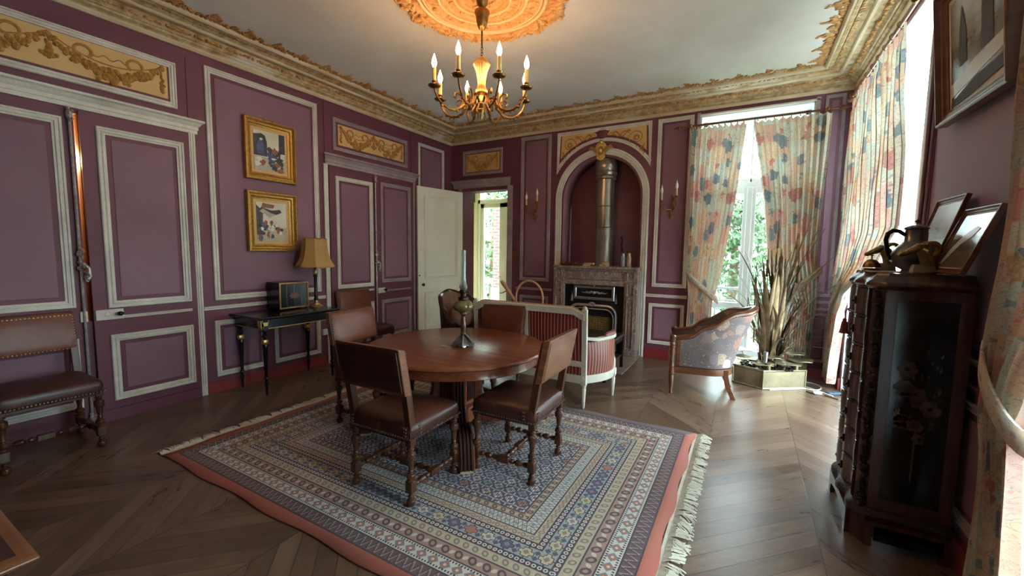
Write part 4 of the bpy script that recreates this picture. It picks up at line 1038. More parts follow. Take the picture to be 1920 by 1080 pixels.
# ================================================================== PICTURES
def picture(name, label, pl, a0, a1, b0, b1, paint, wd=.10, frame='gilt_frame', dep=.06, mount=.03, mountmat='gold_panel'):
    """frame centred on its own origin in wall axes"""
    ca, cb = (a0+a1)/2, (b0+b1)/2; t = thing(name, label, 'picture', pl(ca, cb, 0))
    o0 = Vector(pl(ca, cb, 0)); q = lambda a, c, h: tuple(Vector(pl(ca+a, cb+c, h))-o0)
    hw, hh = (a1-a0)/2, (b1-b0)/2
    pr = [(0, 0), (0, dep*.9), (.008, dep), (.02, dep), (.026, dep*.78), (.034, dep*.82), (.04, dep*.6), (.06, dep*.52), (.066, dep*.58), (.072, dep*.4), (.088, dep*.3), (.10, dep*.28), (.10, 0)]
    pr = [(o*wd/.10, h) for o, h in pr]
    n0 = moulding(q, rect(-hw, hw, -hh, hh), .06, frame, t, 'frame', prof=pr)
    i = wd-.002; pbox(q, -hw+i, hw-i, -hh+i, hh-i, 0, .010, 'mount', mountmat, t)
    i = wd+mount; pic = pbox(q, -hw+i, hw-i, -hh+i, hh-i, .010, .013, 'canvas', paint, t)
    return t, q, hw-i, hh-i, pic
t, q, pw, ph, pic = picture('framed_painting', 'upper gilt-framed painting of seated figures by a dark archway on the left wall', LW, 2.60, 3.19, 2.315, 2.985, 'paper', .085)
def blob(q, pic, mat, pts, h, name='painted_shape'): MB().prism(pts, q, h-.001, h).build(name, mat, pic, flat=True)
M['p_sky'] = simple('paint_pale_wall', (206, 200, 180), (226, 220, 198), .5, scale=8); M['p_blue'] = simple('paint_blue', (48, 58, 96), (92, 104, 144), .5, scale=26)
M['p_dark'] = simple('paint_dark', (38, 38, 48), (80, 76, 80), .5, scale=30); M['p_rust'] = simple('paint_rust', (120, 66, 46), (170, 104, 72), .5, scale=24); M['p_ground'] = simple('paint_ground', (166, 160, 136), (196, 190, 166), .5, scale=14)
M['p_white'] = simple('paint_white', (210, 206, 196), (228, 224, 216), .5, scale=20)
def ell(cx, cy, rx, ry, n=14, j=0.0, sd=1):
    rr = random.Random(sd); return [(cx+rx*math.cos(2*PI*k/n)*(1+rr.uniform(-j, j)), cy+ry*math.sin(2*PI*k/n)*(1+rr.uniform(-j, j))) for k in range(n)]
B = lambda mat, pts, h: blob(q, pic, mat, pts, h)
B('p_sky', rect(-pw, pw, -ph, ph), .0141); B('p_ground', [(-pw, -ph), (pw, -ph), (pw, -.09), (-pw, -.06)], .0146)
B('p_dark', [(-pw, -.06), (-.03, -.06), (-.03, .10), (-.05, .17), (-.09, .19), (-pw, .17)], .0151); B('p_sky', [(-pw, .2), (-pw, ph), (-.08, ph), (-.08, .205)], .0149)
B('p_dark', [(.11, .0), (pw, .0), (pw, ph), (.11, ph)], .0151); B('p_blue', [(-.14, -.04), (-.06, -.04), (-.065, .07), (-.08, .115), (-.12, .11), (-.145, .06)], .0156); B('p_white', ell(-.095, .125, .018, .014), .0159)
for k in range(26):
    rr = random.Random(k*5+2); B(rr.choice(['p_dark', 'p_dark', 'p_blue', 'p_dark', 'p_rust', 'p_blue']), ell(rr.uniform(-.02, .15), rr.uniform(-.20, .02), rr.uniform(.010, .024), rr.uniform(.012, .030), 9, .4, k), .0152+.00002*k)
for k, (x, y, c_) in enumerate(((-.12, -.10, 'p_white'), (-.08, -.13, 'p_rust'), (-.14, -.15, 'p_white'), (.0, -.03, 'p_blue'), (.05, -.05, 'p_blue'), (.10, -.08, 'p_dark'), (.02, -.10, 'p_blue'), (.08, -.14, 'p_rust'), (.13, -.12, 'p_dark'), (.05, -.18, 'p_dark'), (.12, -.2, 'p_rust'), (.04, -.075, 'p_white'), (.0, .02, 'p_dark'), (.06, .01, 'p_rust'))):
    B(c_, ell(x, y, .034, .03 if k != 11 else .01, 11, .35, k), .0157+.0002*k)
t, q, pw, ph, pic = picture('framed_painting', 'lower gilt-framed painting of a crowded market under an awning on the left wall', LW, 2.60, 3.18, 1.51, 2.185, 'paper', .085)
B('p_sky', rect(-pw, pw, -ph, ph), .0141); B('p_ground', [(-pw, -ph), (pw, -ph), (pw, -.06), (-pw, -.06)], .0146); B('p_dark', [(-pw, -.15), (-.11, -.15), (-.10, .12), (-pw, .19)], .0150)
B('p_rust', [(-.12, .16), (.02, .16), (.04, .20), (-.10, .215)], .0152); B('p_dark', [(-.15, .13), (.06, .09), (.12, .12), (.10, .15), (.0, .135), (-.12, .165)], .0154); B('p_ground', [(-.14, .12), (-.02, .05), (.06, .09), (.0, .10), (-.1, .15)], .0156)
for k in range(34):
    rr = random.Random(k*7+1); B(rr.choice(['p_dark', 'p_dark', 'p_blue', 'p_white', 'p_rust', 'p_ground']), ell(rr.uniform(-.15, .14), rr.uniform(-.20, .0), rr.uniform(.010, .026), rr.uniform(.014, .034), 9, .35, k), .0158+.0001*k)
B('p_rust', ell(.07, -.09, .018, .04), .0195)
# big framed print on the right wall, leaning a little forward
t, q, pw, ph, pic = picture('framed_print', 'large dark-framed sepia print with two tall figures hung high on the right wall', RW, 2.64, 3.42, 2.30, 3.04, 'sepia', .075, 'walnut', .055, .03, 'paper')
t.rotation_euler = (0, math.radians(-5), 0); t.location.x -= .06
M['p_sepia'] = simple('dark_sepia_ink', (58, 50, 46), (76, 66, 58), .6, scale=12); M['p_snow'] = simple('pale_sepia', (186, 184, 176), (200, 198, 190), .3, scale=9)
for cx, w_, hh_ in ((.14, .045, .20), (-.12, .06, .26)):
    B('p_sepia', [(cx-w_, -.10), (cx+w_, -.10), (cx+w_*.8, hh_*.4), (cx+w_*.3, hh_*.8), (cx, hh_), (cx-w_*.4, hh_*.75), (cx-w_, hh_*.3)], .0150)
B('p_snow', [(-pw, -.17), (pw, -.24), (pw, -.17), (0, -.12), (-pw, -.10)], .0148); B('p_sepia', [(-pw, -.20), (.0, -.21), (pw, -.26), (pw, -.30), (-pw, -.26)], .0149)
MB().box((0, 0, 0), (.001, .001, .001))
def leaning(label, y0, y1, xb, xt, z0, hgt, sid):
    """framed sheet standing on the cabinet, leaning on the wall; x=xb at foot, xt at top"""
    ang = math.asin((xt-xb)/hgt); t, q, pw, ph, pic = picture('framed_print', label, lambda a, c, h: (-h, a, c), -(y1-y0)/2, (y1-y0)/2, 0, hgt, 'sepia', .030, 'walnut', .022, .004, 'paper')
    t.location = (xb+(hgt/2)*math.sin(ang), (y0+y1)/2, z0+(hgt/2)*math.cos(ang)+.004); t.rotation_euler = (0, ang, math.radians(sid)); 
    B = lambda mat, pts, h: blob(q, pic, mat, pts, h)
    return t, q, pw, ph, pic
leaning('framed print on the tall chest, half hidden behind the other leaning print', 2.99, 3.37, .855, .968, 1.46, .42, 0)
t, q, pw, ph, pic = leaning('front one of two framed prints leaning on the wall atop the tall chest', 2.625, 2.965, .85, .962, 1.46, .335, 1)
blob(q, pic, 'p_snow', [(.13, -.12), (.10, -.12), (.02, -.02), (-.06, .02), (-.09, .06), (-.05, .07), (.03, .03), (.09, -.04)], .0150)

# ================================================================== CHANDELIER
ch = thing('chandelier', 'eight-arm brass chandelier with lit candle bulbs hanging from the ceiling rose', 'chandelier', (RX, RY, 0))
m = MB(); m.lathe([(.001, 3.64), (.05, 3.64), (.045, 3.60), (.02, 3.575), (.03, 3.555), (.062, 3.545), (.064, 3.53), (.052, 3.50), (.048, 3.46), (.030, 3.41), (.014, 3.395), (.008, 3.39), (.001, 3.38)], 24); m.build('ceiling_cup', 'antique_brass', ch)
m = MB(); m.tube([(0, 0, 3.39), (0, 0, 3.275)], .007, 8)
for k in range(5):
    z = 3.268-k*.022; pts = [((.010*math.cos(a) if k % 2 else 0), (0 if k % 2 else .010*math.cos(a)), z+.015*math.sin(a)) for a in [i*PI/5 for i in range(10)]]; m.tube(pts, .003, 6, loop=True)
m.build('chain', 'dark_metal', ch)
m = MB(); m.lathe([(.004, 3.185), (.020, 3.178), (.045, 3.155), (.058, 3.13), (.073, 3.122), (.074, 3.112), (.064, 3.10), (.048, 3.06), (.036, 3.00), (.032, 2.95), (.038, 2.925), (.049, 2.905), (.047, 2.885), (.030, 2.872), (.016, 2.865), (.018, 2.845), (.036, 2.835), (.040, 2.81), (.052, 2.80), (.052, 2.785), (.036, 2.77), (.026, 2.755), (.030, 2.745), (.012, 2.72), (.016, 2.70), (.004, 2.665)], 32, lobes=16, amp=.035); m.build('baluster_body', 'gilt', ch)
def arm_parts():
    m = MB()
    path = [(.045, 2.80), (.075, 2.83), (.105, 2.835), (.13, 2.81), (.15, 2.77), (.185, 2.735), (.235, 2.715), (.29, 2.718), (.34, 2.745), (.375, 2.785), (.395, 2.825), (.405, 2.86)]
    m.tube([(a, 0, z) for a, z in path], [.010, .010, .010, .011, .012, .012, .012, .011, .010, .009, .008, .008], 8)
    m.tube([(a, 0, z) for a, z in ((.185, 2.74), (.165, 2.785), (.175, 2.83), (.205, 2.855), (.235, 2.845), (.24, 2.82), (.225, 2.81))], [.010, .009, .008, .008, .008, .007, .009], 8)
    m.tube([(a, 0, z) for a, z in ((.05, 2.78), (.075, 2.74), (.085, 2.71), (.078, 2.69))], [.008, .009, .007, .003], 6)
    for a, z in ((.15, 2.77), (.34, 2.735), (.21, 2.71), (.12, 2.84)): m.ball((a, 0, z), .014, 6, 4)
    for a, z in ((.30, 2.705), (.26, 2.70)): m.tube([(a, 0, z+.01), (a+.012, 0, z-.012)], [.006, .002], 6)
    a = m.build('arm', 'antique_brass', ch)
    m = MB(); m.lathe([(.006, 2.855), (.012, 2.862), (.045, 2.872), (.052, 2.882), (.048, 2.886), (.018, 2.884), (.012, 2.892), (.018, 2.902), (.022, 2.915), (.012, 2.92)], 20, o=(.405, 0, 0)); m.build('drip_pan', 'antique_brass', a)
    m = MB(); m.lathe([(.016, 2.915), (.0165, 3.02), (.008, 3.024)], 12, o=(.405, 0, 0)); m.build('candle_sleeve', 'candle', a)
    m = MB(); m.lathe([(.008, 3.022), (.015, 3.035), (.0205, 3.055), (.0185, 3.075), (.011, 3.10), (.005, 3.118), (.001, 3.13)], 12, o=(.405, 0, 0)); m.build('bulb', 'bulb_on', a)
    return a
a0_ = arm_parts(); PH = math.radians(8)
for k in range(8):
    a = a0_ if k == 0 else copy_tree(a0_, ch)
    a.parent = ch; a.rotation_euler = (0, 0, PH+k*PI/4)

# ================================================================== WALL SCONCES
def sconce(label, x, z, flip):
    t = thing('wall_sconce', label, 'sconce', (x, Y0, z), 0, 'brass wall sconces')
    m = MB(); rr = random.Random(4)
    pts = [(.0, -.02, -.24), (.02, -.03, -.18), (-.015, -.035, -.12), (.015, -.04, -.06), (-.01, -.04, 0), (.02*flip, -.035, .06), (-.01*flip, -.03, .12)]
    m.tube(pts, [.006, .012, .016, .02, .018, .012, .004], 8, flat=.7)
    for k in range(16): m.ball((rr.uniform(-.035, .035), -.025, -.22+k*.02), rr.uniform(.010, .018), 6, 4, (1, .7, 1))
    for s_ in (-1, 1): m.tube([(0, -.035, -.02), (s_*.03, -.03, .02), (s_*.05, -.025, .045)], [.01, .008, .003], 6)
    m.build('backplate', 'antique_brass', t)
    for s_, xx, zz in ((1, -.125*flip, .02), (2, .07*flip, .075)):
        m = MB(); y = -.10
        m.tube([(.01, -.04, -.09), (xx*.3, -.07, -.10), (xx*.7, y, -.09), (xx*.97, y, -.05), (xx, y, zz-.02)], [.010, .009, .008, .007, .007], 8)
        m.lathe([(.006, zz-.02), (.026, zz-.008), (.030, zz), (.012, zz+.004), (.014, zz+.012), (.008, zz+.016)], 14, o=(xx, y, 0)); ar = m.build('arm', 'antique_brass', t)
        m = MB(); m.lathe([(.014, zz+.012), (.0145, zz+.10), (.006, zz+.104)], 12, o=(xx, y, 0)); m.build('candle_sleeve', 'candle', ar)
        m = MB(); m.lathe([(.008, zz+.10), (.017, zz+.115), (.0205, zz+.14), (.016, zz+.165), (.007, zz+.19), (.003, zz+.215), (.001, zz+.23)], 12, o=(xx, y, 0)); m.build('bulb', 'bulb_off', ar)
    return t
sconce('brass two-candle sconce on the panel left of the arched niche, near the open door', -3.12, 2.28, 1)
sconce('brass two-candle sconce on the panel right of the arched niche, beside the curtains', -.975, 2.26, 1)
m = MB(); m.box((-.03, 0, -.06), (.03, .008, .06)); m.box((-.024, -.004, -.05), (.024, 0, .05)); m.ball((0, -.006, .018), .009, 8, 5); m.ball((0, -.006, -.018), .009, 8, 5)
o = m.build('light_switch', 'antique_brass', None, loc=(-3.515, Y0-.008, 1.49)); tag(o, 'dark brass light switch on the wall beside the open door', 'switch')

# ================================================================== FIREPLACE
fp = thing('fireplace', 'veined brown marble fireplace with black iron insert inside the arched niche', 'fireplace', (-2.02, Y0, 0))
def fb(a, b_, name, mat, par=fp, bev=.004):
    return MB().box((a[0]+2.02-0, a[1]-Y0, a[2]), (b_[0]+2.02, b_[1]-Y0, b_[2])).build(name, mat, par, bevel=bev, flat=True)
sh = fb((-2.69, 6.07, 1.30), (-1.35, Y0+.30, 1.335), 'mantel_shelf', 'stone', bev=.010)
fb((-2.66, 6.10, 1.27), (-1.375, Y0, 1.302), 'shelf_moulding', 'stone', sh, .012)
for x0, x1 in ((-2.68, -2.515), (-1.56, -1.37)):
    p = fb((x0, 6.12, .05), (x1, Y0+.1, 1.275), 'pilaster', 'stone'); fb((x0-.012, 6.10, 0), (x1+.012, Y0, .08), 'plinth', 'stone', p)
    fb((x0-.006, 6.105, 1.105), (x1+.006, Y0, 1.128), 'capital', 'stone', p)
    for z0, z1 in ((1.14, 1.26), (.90, 1.09), (.12, .87)):
        c = (x0+x1)/2; w_ = .055
        for q in ((c-w_, c-w_+.012), (c+w_-.012, c+w_)): fb((q[0], 6.098, z0), (q[1], 6.13, z1), 'panel_bead', 'stone', p)
        fb((c-w_, 6.098, z0), (c+w_, 6.13, z0+.012), 'panel_bead', 'stone', p); fb((c-w_, 6.098, z1-.012), (c+w_, 6.13, z1), 'panel_bead', 'stone', p)
        fb((c-.02, 6.112, z0+.03), (c+.02, 6.13, z1-.03), 'panel_centre', 'stone', p, .008)
fr = fb((-2.52, 6.14, 1.13), (-1.555, Y0, 1.275), 'frieze', 'stone'); fb((-2.52, 6.125, 1.045), (-1.555, Y0, 1.125), 'lintel', 'stone', fr, .012)
fb((-2.45, 6.134, 1.155), (-1.62, 6.15, 1.25), 'frieze_panel', 'stone', fr, .006)
ins = fb((-2.52, 6.19, .03), (-1.55, Y0+.02, 1.05), 'iron_insert', 'black_iron')
I = lambda a, c, h: (a+2.02, 6.19-h-Y0, c)
moulding(I, rect(-2.36, -1.715, .815, 1.03), .04, 'silver', ins, 'damper_frame', prof=[(0, 0), (0, .02), (.01, .026), (.05, .026), (.06, .02), (.06, 0)])
m = MB()
for s_ in (-1, 1):
    for k in range(9): m.ball(I(-2.035+s_*(.015+.022*k), .925+.010*math.sin(k*1.6), .004), .020-.0017*k, 8, 4, (1.2, .5, .8))
    m.tube([I(-2.035+s_*q, .925+z_, .006) for q, z_ in ((.03, 0), (.06, .018), (.09, 0), (.12, -.012), (.17, 0), (.21, 0))], [.006, .006, .005, .005, .004, .002], 6)
m.ball(I(-2.035, .925, .006), .026, 8, 5); m.build('cast_flower', 'silver', ins)
for x in (-2.39, -1.69):
    m = MB()
    for k in range(7): m.ball(I(x, .79+.022*k, .01), .022-.0026*k, 8, 4)
    m.build('corner_finial', 'silver', ins)
MB().ball(I(-2.035, 1.035, .02), .02, 8, 5).build('damper_knob', 'silver', ins)

# arched steel surround of the firebox with a mesh guard
ar = [(-2.42, .05)]+[(-2.28+.14*math.cos(t), .58+.15*math.sin(t)) for t in [PI-k*PI/16 for k in range(9)]]+[(-1.82+.14*math.cos(t), .58+.15*math.sin(t)) for t in [PI/2-k*PI/16 for k in range(9)]]+[(-1.68, .05)]
m = MB(); m.tube([I(a, c, .02) for a, c in ar], .030, 8, flat=.8); ins_a = m.build('arch_surround', 'silver', ins)
m = MB(); m.tube([I(a*.90-2.05*.10, c*.93, .03) for a, c in ar], .010, 8); m.build('arch_bead', 'silver', ins_a)
for k in range(8): m = None
m = MB()
for k in range(9): m.ball(I(-2.05+.035*math.cos(k*.7), .745+.02*math.sin(k*.7), .045), .022, 6, 4)
m.build('arch_crest', 'silver', ins_a)
m = MB()
for k in range(26):
    x = -2.36+.024*k
    m.tube([I(x, .10, .012), I(x, .56, .012)], .0022, 4)
for k in range(20): m.tube([I(-2.36, .10+.024*k, .012), I(-1.74, .10+.024*k, .012)], .0022, 4)
m.build('mesh_guard', 'antique_brass', ins, flat=True)
hs = MB().box((-2.74, 5.18, 0), (-1.31, Y0+.05, .014)); o = hs.build('hearth_slab', 'stone', None, bevel=.004, flat=True); tag(o, 'grey veined marble hearth slab set in the floor before the fireplace', 'hearth')
# stove pipe
sp = thing('stove_pipe', 'tall galvanised stove pipe rising from the mantel shelf into the top of the niche', 'pipe', (-1.985, Y0+.155, 1.335))
m = MB(); m.lathe([(.138, 0), (.138, .62)], 32); m.lathe([(.142, .60), (.142, .92)], 32, o=(-.006, 0, 0)); m.lathe([(.139, .90), (.139, 1.50)], 32, o=(-.010, 0, 0)); m.build('tube', 'pipe', sp)
m = MB(); 
for z, x in ((.60, 0), (.92, -.006)): m.lathe([(.14, z-.006), (.146, z), (.14, z+.006)], 32, o=(x, 0, 0))
m.build('seam_ring', 'pewter', sp)
m = MB(); m.lathe([(.145, 1.33), (.162, 1.345), (.160, 1.37), (.150, 1.38), (.170, 1.40), (.176, 1.44), (.150, 1.455), (.168, 1.48), (.172, 1.56), (.14, 1.64)], 32, o=(-.01, 0, 0)); m.build('capital', 'pipe', sp)
# things on the mantel
def mthing(name, label, cat, m, mat, loc): o = m.build(name, mat, None, loc=loc); return tag(o, label, cat)
rr = random.Random(9); m = MB()
for k in range(70):
    a = rr.uniform(0, PI); x = rr.uniform(-.18, .18); L = rr.uniform(.02, .06); z = rr.uniform(.006, .05)*(1-abs(x)/.22)
    m.tube([(x-L*math.cos(a), -L*.5*math.sin(a), z), (x, 0, z+.015), (x+L*math.cos(a), L*.5*math.sin(a), z)], [.003, .007, .002], 5)
    m.ball((x, rr.uniform(-.05, .05), z), rr.uniform(.008, .018), 6, 4)
mthing('kindling_twigs', 'heap of dry brown twigs and cones at the left of the mantel shelf', 'twigs', m, 'twig', (-2.38, 6.17, 1.335))['kind'] = 'stuff'
for i, (x, y, z, L, a, lab) in enumerate(((-2.16, 6.14, 1.345, .07, .1, 'pale wood stick lying beside the twig heap on the mantel'), (-2.12, 6.16, 1.372, .085, -.2, 'pale split log resting on top of the wood left of the stove pipe'),
        (-1.90, 6.13, 1.350, .05, .5, 'short pale wood block before the stove pipe, nearest the edge'), (-1.86, 6.16, 1.378, .055, -.3, 'topmost pale wood block in the small pile before the stove pipe'), (-1.83, 6.14, 1.350, .05, 1.2, 'pale wood block at the right end of the pile before the stove pipe'))):
    m = MB(); R_ = Matrix.Rotation(a, 4, 'Z'); m.box((-L, -.018, -.014), (L, .018, .014), R_); m.add([R_ @ Vector(p) for p in ((-L, -.018, .014), (L*.8, -.012, .020), (L*.8, .012, .022), (-L, .018, .014))], [(0, 1, 2, 3)])
    o = m.build('wood_block', 'chips', None, bevel=.003, flat=True, loc=(x, y, z)); tag(o, lab, 'firewood', 'wood offcuts on the mantel')
for x, mt, cap, lab in ((-1.60, 'can_a', 'silver', 'printed spray can with a silver cap on the mantel, left one of the pair'), (-1.515, 'can_b', 'gilt', 'printed spray can with a golden cap on the mantel, right one of the pair')):
    t = thing('spray_can', lab, 'can', (x, 6.16, 1.335), 0, 'spray cans on the mantel')
    MB().lathe([(.030, 0), (.032, .004), (.032, .145), (.026, .158), (.012, .162)], 20).build('body', mt, t); MB().lathe([(.024, .158), (.024, .200), (.018, .206), (.001, .207)], 20).build('cap', cap, t)
for x, h_, lab in ((-1.65, .27, 'thin dark candlestick on the mantel, left of the spray cans'), (-1.558, .25, 'thin dark candlestick standing behind the two spray cans')):
    m = MB(); m.lathe([(.03, 0), (.03, .006), (.010, .014), (.006, .05), (.010, .06), (.005, .08), (.005, h_-.05), (.012, h_-.04), (.014, h_-.01), (.016, h_), (.001, h_)], 14)
    mthing('candlestick', lab, 'candlestick', m, 'dark_metal', (x, 6.27, 1.335))
m = MB(); m.tube([(0, 0, 0), (.012, 0, -.07), (0, -.0, -.14), (.02, 0, -.22), (.05, 0, -.27)], [.012, .008, .011, .006, .003], 6)
mthing('damper_hook', 'small dark iron damper hook on the niche wall, right of the stove pipe', 'hook', m, 'dark_metal', (-1.76, Y0+.335, 1.80))

# ================================================================== LOW TABLE BY THE HEARTH
lt = thing('low_table', 'low grey table with open shelf before the fireplace, behind the settee', 'table', (-1.80, 5.14, 0))
def rb(t, a, b_, name, mat, bev=.004): return MB().box(a, b_).build(name, mat, t, bevel=bev, flat=True)
rb(lt, (-.42, -.40, .44), (.42, .40, .47), 'tabletop', 'pewter', .008); 
for sy in (-1, 1): rb(lt, (-.40, sy*.385-.012, .38), (.40, sy*.385+.012, .44), 'apron', 'dark_metal')
for sx in (-1, 1): rb(lt, (sx*.395-.012, -.385, .38), (sx*.395+.012, .385, .44), 'apron', 'dark_metal')
for sx in (-1, 1):
    for sy in (-1, 1): rb(lt, (sx*.395-.02, sy*.375-.02, 0.014 if sy > 0 else 0), (sx*.395+.02, sy*.375+.02, .44), 'leg', 'dark_metal')
rb(lt, (-.40, -.38, .17), (.40, .38, .19), 'shelf', 'pewter')

# ================================================================== SETTEE
st = thing('settee', 'red and gold striped settee in a cream painted frame, its back to the round table', 'settee', (-1.965, 3.84, 0))
bx0 = .625
for sx in (-1, 1):
    m = MB(); m.lathe([(.010, 0), (.014, .01), (.017, .05), (.024, .20), (.020, .215), (.027, .225), (.027, .24)], 16, o=(sx*bx0, 0, 0)); m.box((sx*bx0-.028, -.028, .24), (sx*bx0+.028, .028, .31)); m.rings([[(sx*(bx0+q)+a*.026, q2+c*.020, z) for a, c in ((-1, -1), (1, -1), (1, 1), (-1, 1))] for z, q, q2 in ((.30, 0, 0), (.65, .004, -.02), (1.0, .008, -.05))])
    m.ball((sx*(bx0+.008), -.05, 1.012), .024, 10, 5, (1, .8, .8)); m.build('back_leg', 'white_wood', st, bevel=.004)
    m = MB(); m.lathe([(.010, 0), (.014, .01), (.017, .05), (.026, .20), (.021, .215), (.029, .225), (.029, .24)], 16, o=(sx*.765, .53, 0), lobes=8, amp=.05); m.box((sx*.765-.03, .50, .24), (sx*.765+.03, .56, .31)); 
    m.tube([(sx*.765, .53, .30), (sx*.765, .535, .40), (sx*.75, .50, .50), (sx*.745, .47, .60), (sx*.755, .49, .67), (sx*.76, .53, .69)], [.026, .022, .018, .018, .022, .026], 10); m.build('front_leg', 'white_wood', st)
rt = MB(); xs = [(-bx0-.01)+(2*bx0+.02)*k/40 for k in range(41)]
def crest(x):
    q = (bx0+.01-abs(x)); return 1.015 if q > .13 else (1.015-.05*math.sin(PI*(1-q/.13)*.5)**2 if q > .03 else .965)
rt.rings([[(x, -.052-.0, crest(x)-.075), (x, -.078, crest(x)-.07), (x, -.082, crest(x)-.01), (x, -.065, crest(x)), (x, -.035, crest(x)), (x, -.030, crest(x)-.07)] for x in xs]); rt.build('crest_rail', 'white_wood', st, ang=30)
ck = MB(); ck.tube([(x, -.062, crest(x)+.002) for x in xs], .008, 6); ck.build('worn_edge', 'bentwood', st)
m = MB(); m.rings([[(a*.020, q2+c*.016, z) for a, c in ((-1, -1), (1, -1), (1, 1), (-1, 1))] for z, q2 in ((.42, -.008), (.95, -.052))]); m.build('middle_stile', 'white_wood', st, flat=True)
m = MB(); m.box((-bx0, -.028, .42), (bx0, .010, .475)); m.build('back_lower_rail', 'white_wood', st, bevel=.005, flat=True)
for s0, s1 in ((-bx0+.025, -.018), (.018, bx0-.025)):
    m = MB(); P2 = []
    for i in range(13):
        x = s0+(s1-s0)*i/12; bl = .022*math.sin(PI*i/12)
        P2.append([(x, -.012-bl*math.sin(PI*j/8)-.043*j/8, .47+(.955-.47)*j/8) for j in range(9)])
    m.grid(P2); m.build('back_upholstery', 'stripes', st)
    m = MB(); m.grid([[(s0+(s1-s0)*i/12, .03+.02*math.sin(PI*i/12)-.05*j/8, .44+(.95-.44)*j/8) for j in range(9)] for i in range(13)]); m.build('back_upholstery', 'stripes', st)
m = MB(); m.grid([[(-bx0+2*bx0*i/12, -.012, .29+.14*j/4) for j in range(5)] for i in range(13)]); m.build('lower_upholstery', 'stripes', st)
def side_xy(t): return (bx0+(.765-bx0)*math.sin(t*PI/2)**.9+.05*math.sin(PI*t), .53*t)
for sx in (-1, 1):
    m = MB(); m.grid([[(sx*(side_xy(i/14)[0]+.012*math.sin(PI*j/6)), side_xy(i/14)[1], .33+(.665+.0*i-.33)*j/6) for j in range(7)] for i in range(15)]); m.build('side_upholstery', 'stripes', st)
    m = MB(); m.grid([[(sx*(side_xy(i/14)[0]-.035), side_xy(i/14)[1], .38+(.665-.38)*j/6) for j in range(7)] for i in range(15)]); m.build('side_upholstery', 'stripes', st)
    m = MB(); m.rings([[(sx*(side_xy(i/14)[0]+a), side_xy(i/14)[1], z) for a, z in ((-.04, .255), (.012, .255), (.018, .30), (.012, .335), (-.04, .335))] for i in range(15)]); m.build('seat_rail', 'white_wood', st, ang=30)
    m = MB(); m.rings([[(sx*(side_xy(i/14)[0]+a), side_xy(i/14)[1], z+(.03*(1-i/3) if i < 3 else 0)+.012*math.sin(PI*i/14)) for a, z in ((-.035, .66), (.022, .66), (.022, .695), (-.035, .695))] for i in range(15)]); ar_ = m.build('armrest', 'white_wood', st, bevel=.006)
    m = MB(); m.rings([[(sx*(side_xy(t)[0]-.006+a*.024*w_), side_xy(t)[1], .70+z*w_+.01) for a, z in ((-1, 0), (-.8, .025), (0, .036), (.8, .025), (1, 0))] for t, w_ in ((.42, .5), (.47, 1), (.7, 1), (.9, 1), (.95, .5))]); m.build('arm_pad', 'stripes', ar_)
m = MB(); m.rings([[(x, a, z) for a, z in ((-.03, .255), (.0, .255), (.0, .335), (-.03, .335))] for x in (-bx0, bx0)]); m.rings([[(x, a, z) for a, z in ((.52, .255), (.55, .255), (.55, .335), (.52, .335))] for x in (-.76, .76)]); m.build('seat_rail', 'white_wood', st, flat=True, bevel=.004)
m = MB(); m.rings([[(sx*(bx0-.03+(.13*t2)), y, z) for sx, y, z in ((-1, .0+.0, z0), (1, .0, z0), (1.18-.0, .56, z0), (-1.18, .56, z0))] for z0, t2 in ((.335, 0), (.345, .03), (.43, .03), (.455, 0))]); m.build('seat_cushion', 'stripes', st, bevel=.01)

# ================================================================== BASKET WITH HOOP HANDLE
bk = thing('log_basket', 'round basket with a tall pale bentwood hoop handle behind the settee', 'basket', (-2.45, 4.80, 0))
m = MB(); m.lathe([(.14, 0), (.17, .02), (.20, .20), (.205, .36), (.195, .36), (.19, .20), (.16, .03), (.001, .03)], 24); m.build('wicker_body', 'bentwood', bk)
m = MB(); m.tube([(.195*math.cos(t), 0, .60+(.56 if t < PI else .56)*math.sin(t)) if math.sin(t) > .0 else (.195*math.copysign(1, math.cos(t)), 0, .60) for t in [PI*k/24 for k in range(25)]], .013, 8)
m.v = []; m.f = []
pts = [(-.195, 0, .25), (-.197, 0, .60), (-.195, 0, .90)]+[(.195*math.cos(t), 0, .95+.215*math.sin(t)) for t in [PI-k*PI/18 for k in range(19)]]+[(.195, 0, .90), (.197, 0, .60), (.195, 0, .25)]
m.tube(pts, .014, 8); m.build('hoop_handle', 'bentwood', bk)
ws = thing('wooden_peg_handle', 'turned wooden handle with a metal pin sticking up behind the left of the settee', 'handle', (-2.33, 4.86, .45))
m = MB(); m.tube([(0, 0, 0), (-.30, .0, .36), (-.50, 0, .60), (-.545, 0, .655), (-.58, 0, .69)], [.016, .018, .024, .030, .018], 12); m.build('shaft', 'bentwood', ws)
m = MB(); m.tube([(-.50, 0, .56), (-.56, -.0, .53), (-.60, 0, .52)], .006, 6); m.build('pin', 'dark_metal', ws)

